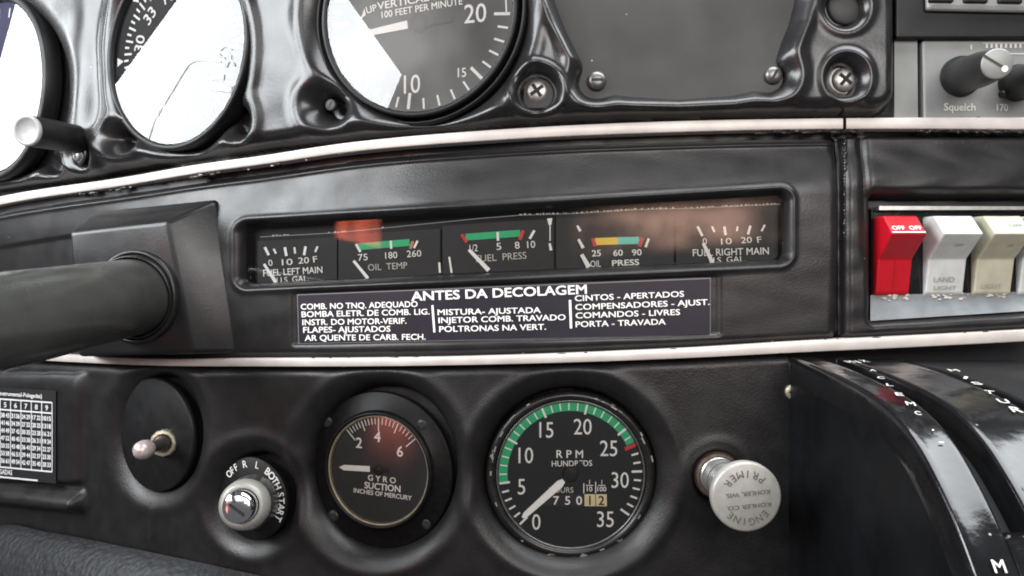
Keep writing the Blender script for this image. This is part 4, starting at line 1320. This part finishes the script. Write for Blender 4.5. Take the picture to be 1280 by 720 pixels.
# side plate (a thick slab whose edge follows the profile)
mb = MB()
pts = [(-(pd[i] - ond[i] * 0.0012), pz[i] - onz[i] * 0.0012) for i in range(0, 90, 2)] + [(-pd[88], -0.18), (0.004, -0.18), (0.004, pz[0])]
n = len(pts)
vs = [(0.1283, y_, z_) for y_, z_ in pts] + [(0.1305, y_, z_) for y_, z_ in pts]
mb.add(vs, [tuple(range(n))[::-1], tuple(range(n, 2 * n))] + [(i, (i + 1) % n, n + (i + 1) % n, n + i) for i in range(n)])
wpart(mb, 'side_plate', 'side_black', qd)
band(0.1282, 0.1412, 'cover_band')
band(0.1500, 0.1745, 'cover_band')
band(0.1800, 0.2300, 'cover_band', material='side_black', lift=-0.001)
# bridge that closes the slot at its lower end, slot floor, lever in the slot
it = int(np.argmin(np.abs(pz / (D - pd) - (-0.302))))
band(0.1408, 0.1504, 'slot_bridge', lift=-0.0004, t0=it)
mb = MB()
A = []
for i in range(0, 90, 3):
    for x in (0.130, 0.2300): A.append((x, -(pd[i] - ond[i] * 0.011), pz[i] - onz[i] * 0.011))
mb.add(A, [(2 * i, 2 * i + 1, 2 * i + 3, 2 * i + 2) for i in range(len(A) // 2 - 1)], True)
wpart(mb, 'slot_floor', 'dark_gap', qd)
mb = MB()
i0, i1 = [int(np.argmin(np.abs(pz / (D - pd) - k_))) for k_ in (-0.118, -0.185)]
A = []
for i in range(i0, i1):
    o_ = -0.006 + 0.005 * math.sin(math.pi * (i - i0) / max(1, i1 - i0 - 1)) * 0.6
    for x in (0.1425, 0.1432): A.append((x, -(pd[i] + ond[i] * o_), pz[i] + onz[i] * o_))
    for x in (0.1432, 0.1425): A.append((x, -(pd[i] - ond[i] * 0.011), pz[i] - onz[i] * 0.011))
mm_ = i1 - i0
mb.add(A, [(4 * i + j, 4 * i + (j + 1) % 4, 4 * i + 4 + (j + 1) % 4, 4 * i + 4 + j) for i in range(mm_ - 1) for j in range(4)])
wpart(mb, 'lever_blade', 'old_brass', qd)


# lettering along the bands
def band_text(mb, ch, x, kz, h, w, rot):
    i = int(np.argmin(np.abs(pz / (D - pd) - kz)))
    pos = Vector((x, -(pd[i] + ond[i] * 0.0004), pz[i] + onz[i] * 0.0004))
    nn = Vector((0, -ond[i], onz[i])); ex = Vector((1, 0, 0)); ey = nn.cross(ex)
    m_ = Matrix((ex, ey, nn)).transposed().to_4x4(); m_.translation = pos
    mb.text(ch, m_ @ Matrix.Rotation(math.radians(rot), 4, 'Z'), h * 0.64, width=w * 0.72, bold=0.015)


def band_at(u, v, band_x=None):
    """x on the profile surface that is seen at (u, v)"""
    kz = (360 - v) / K
    i = int(np.argmin(np.abs(pz / (D - pd) - kz)))
    return (u - 640) / K * (D - pd[i]), kz


mb = MB()
for ch, u, v, h, w, rot in (("M", 1062, 453.5, 0.010, 0.0042, 0), ("I", 1072, 453, 0.010, 0.0015, 0), ("X", 1080, 452, 0.010, 0.004, 0),
                       ("A", 1091, 464, 0.0062, 0.0036, -20), ("C", 1101, 473, 0.0062, 0.0036, -20), ("L", 1112, 482, 0.0058, 0.0032, -20), ("E", 1124, 493, 0.0056, 0.0036, -15),
                       ("M", 1138, 505, 0.0056, 0.0042, -15), ("C", 1147, 517, 0.0040, 0.0028, -15), ("-", 1163.5, 536, 0.0050, 0.0012, 60), (".", 1174, 550, 0.005, 0.0024, 0),
                       ("M", 1248, 706, 0.0056, 0.0048, 0),
                       ("M", 1192, 464.5, 0.0075, 0.0052, -10), ("I", 1207, 472.5, 0.0075, 0.0018, -35), ("S", 1221, 481, 0.0068, 0.0046, -10), ("T", 1237, 491, 0.0064, 0.0044, -25), ("U", 1254, 503, 0.0064, 0.0048, -10), ("R", 1270, 514, 0.0064, 0.0048, -10)):
    x, kz = band_at(u, v)
    band_text(mb, ch, x, kz, h, w, rot)
wpart(mb, 'lettering', 'soft_white', qd)

# ------------------------------------------------------------------ radio stack, upper right
mb = MB()
A = [P(1129, 50, 0.001), P(1146, 50, 0.001), P(1146, 150, 0.001), P(1129, 150, 0.001)]
def slab(mb, quadpts, back=0.02):
    B_ = [p + Vector((0, back, 0)) for p in quadpts]
    mb.add(list(quadpts) + B_, [(0, 3, 2, 1), (0, 1, 5, 4), (1, 2, 6, 5), (2, 3, 7, 6), (3, 0, 4, 7), (4, 5, 6, 7)])
slab(mb, [P(1118, 40, 0.002), P(1146.5, 40, 0.002), P(1147.5, 150, 0.002), P(1118, 150, 0.002)])
o = mb.build('radio_surround', 'radio_grey'); tag(o, 'narrow grey upright between the moulded cover and the radio', 'surround')
rd = thing('radio', frame(1215, 98, 0.003, flat=True), 'grey radio face with a black squelch knob above the switch panel', 'radio')
mb = MB(); slab(mb, [P(1153, 50, 0.003), P(1340, 50, 0.003), P(1340, 150, 0.003), P(1155, 150, 0.003)])
wpart(mb, 'face', 'radio_grey', rd, bevel=0.001)
mb = MB(); label_text(mb, "Squelch", 1180, 133.5, 1219.5, 134, 9, 0.0033, 0.02); label_text(mb, "170", 1246, 134.5, 1260, 134.5, 8.5, 0.0033, 0.01)
label_text(mb, "I", 1213, 59, 1215, 59, 6, 0.0033)
for i in range(9): pline(mb, 1232 + i * 6, 57, 1235 + i * 6, 57, 6, 0.0033)
pline(mb, 1228, 54, 1300, 54, 0.9, 0.0033); pline(mb, 1250, 67, 1300, 67.5, 1.2, 0.0033)
wpart(mb, 'lettering', 'soft_white', rd)
def knob(parent, name, u0, v0, h0, u1, v1, d1, r0, r1, capmat, slot=None):
    a0 = P(u0, v0, h0); a1 = Q(u1, v1, d1); ax = a1 - a0; ln = ax.length
    qm = Matrix.Translation(a0) @ ax.to_track_quat('Z', 'Y').to_matrix().to_4x4()
    mb = MB(); mb.lathe([(r0 * 1.18, 0), (r0 * 1.18, 0.002), (r0 * 1.02, 0.0035), (r0, 0.005), (r0 * 0.97, ln * 0.6), (r1 * 1.0, ln * 0.97), (r1 * 0.97, ln)], 48, cap0=True)
    ko = mb.build(name, 'knob_black'); ko.matrix_world = qm; world_parent(ko, parent)
    fm = Matrix.Translation(a1) @ frame(1000, 100, flat=True).to_3x3().to_4x4()
    fm = qm @ Matrix.Translation((0, 0, ln))
    mb = MB(); mb.lathe([(r1 * 0.97, 0), (r1 * 0.95, 0.0006), (r1 * 0.88, 0.0008), (0.0001, 0.0008)], 48)
    co = mb.build('knob_cap', capmat); co.matrix_world = fm; co.parent = ko; co.matrix_parent_inverse = ko.matrix_world.inverted()
    return ko, fm, co
d1 = D - 0.040
ko, fm, co = knob(rd, 'squelch_knob', 1200, 96, 0.003, 1246, 80, d1, mm_at(1200, 21), 19.5 / K * d1, 'knob_face')
mb = MB(); 
bi = fm.inverted().to_3x3()
def cap_pt(u, v):
    ray = Vector(((u - 640) / K, 1, (360 - v) / K)); o_ = Vector((0, -D, 0))
    nn = fm.to_3x3() @ Vector((0, 0, 1)); p0 = fm @ Vector((0, 0, 0.001))
    s_ = (p0 - o_).dot(nn) / ray.dot(nn); return o_ + ray * s_
a_, b_ = fm.inverted() @ cap_pt(1229, 69), fm.inverted() @ cap_pt(1254, 84)
mb.line(a_.x, a_.y, b_.x, b_.y, 0.0011, 0.001)
mb.mi = 1; c_ = fm.inverted() @ cap_pt(1256, 86); mb.disc(0.0013, 0.0011, 16, c_.x, c_.y)
so_ = mb.build('pointer_line', ['knob_black', 'white_paint']); so_.matrix_world = fm; so_.parent = ko; so_.matrix_parent_inverse = ko.matrix_world.inverted()
ko2, _, _ = knob(rd, 'tuning_knob', 1270, 104, 0.003, 1312, 92, D - 0.03, mm_at(1270, 19), 16 / K * d1, 'knob_face')
mb = MB(); mb.lathe([(0.0016, -0.001), (0.0016, 0.002), (0.0009, 0.003), (0.00005, 0.0032)], 20)
o = mb.build('indicator_button', 'knob_black'); o.matrix_world = frame(1252, 118, 0.003, flat=True); world_parent(o, rd)

ru = thing('keypad_unit', frame(1215, 20, 0.006, flat=True), 'black avionics unit with a row of keys along the upper right corner', 'avionics')
mb = MB(); slab(mb, [P(1120, -80, 0.006), P(1340, -80, 0.006), P(1340, 47.5, 0.006), P(1120, 47.5, 0.006)]); wpart(mb, 'case', 'bezel_black', ru, bevel=0.001)
mb = MB(); slab(mb, [P(1159, -80, 0.009), P(1340, -80, 0.009), P(1340, 16, 0.009), P(1159, 12.5, 0.009)], 0.003); wpart(mb, 'key_frame', 'radio_grey', ru, bevel=0.0016)
mb = MB(); slab(mb, [P(1163, -78, 0.0092), P(1340, -78, 0.0092), P(1340, 12, 0.0092), P(1163, 8.5, 0.0092)], 0.003); wpart(mb, 'key_field', 'knob_face', ru, bevel=0.001)
for k_ in range(3):
    u = 1177 + k_ * 43
    mb = MB(); slab(mb, [P(u - 14, -24, 0.0108), P(u + 16, -24, 0.0108), P(u + 16, 2.5 + k_ * 0.6, 0.0108), P(u - 14, 2 + k_ * 0.6, 0.0108)], 0.003)
    wpart(mb, 'key', 'bezel_black', ru, bevel=0.0008)
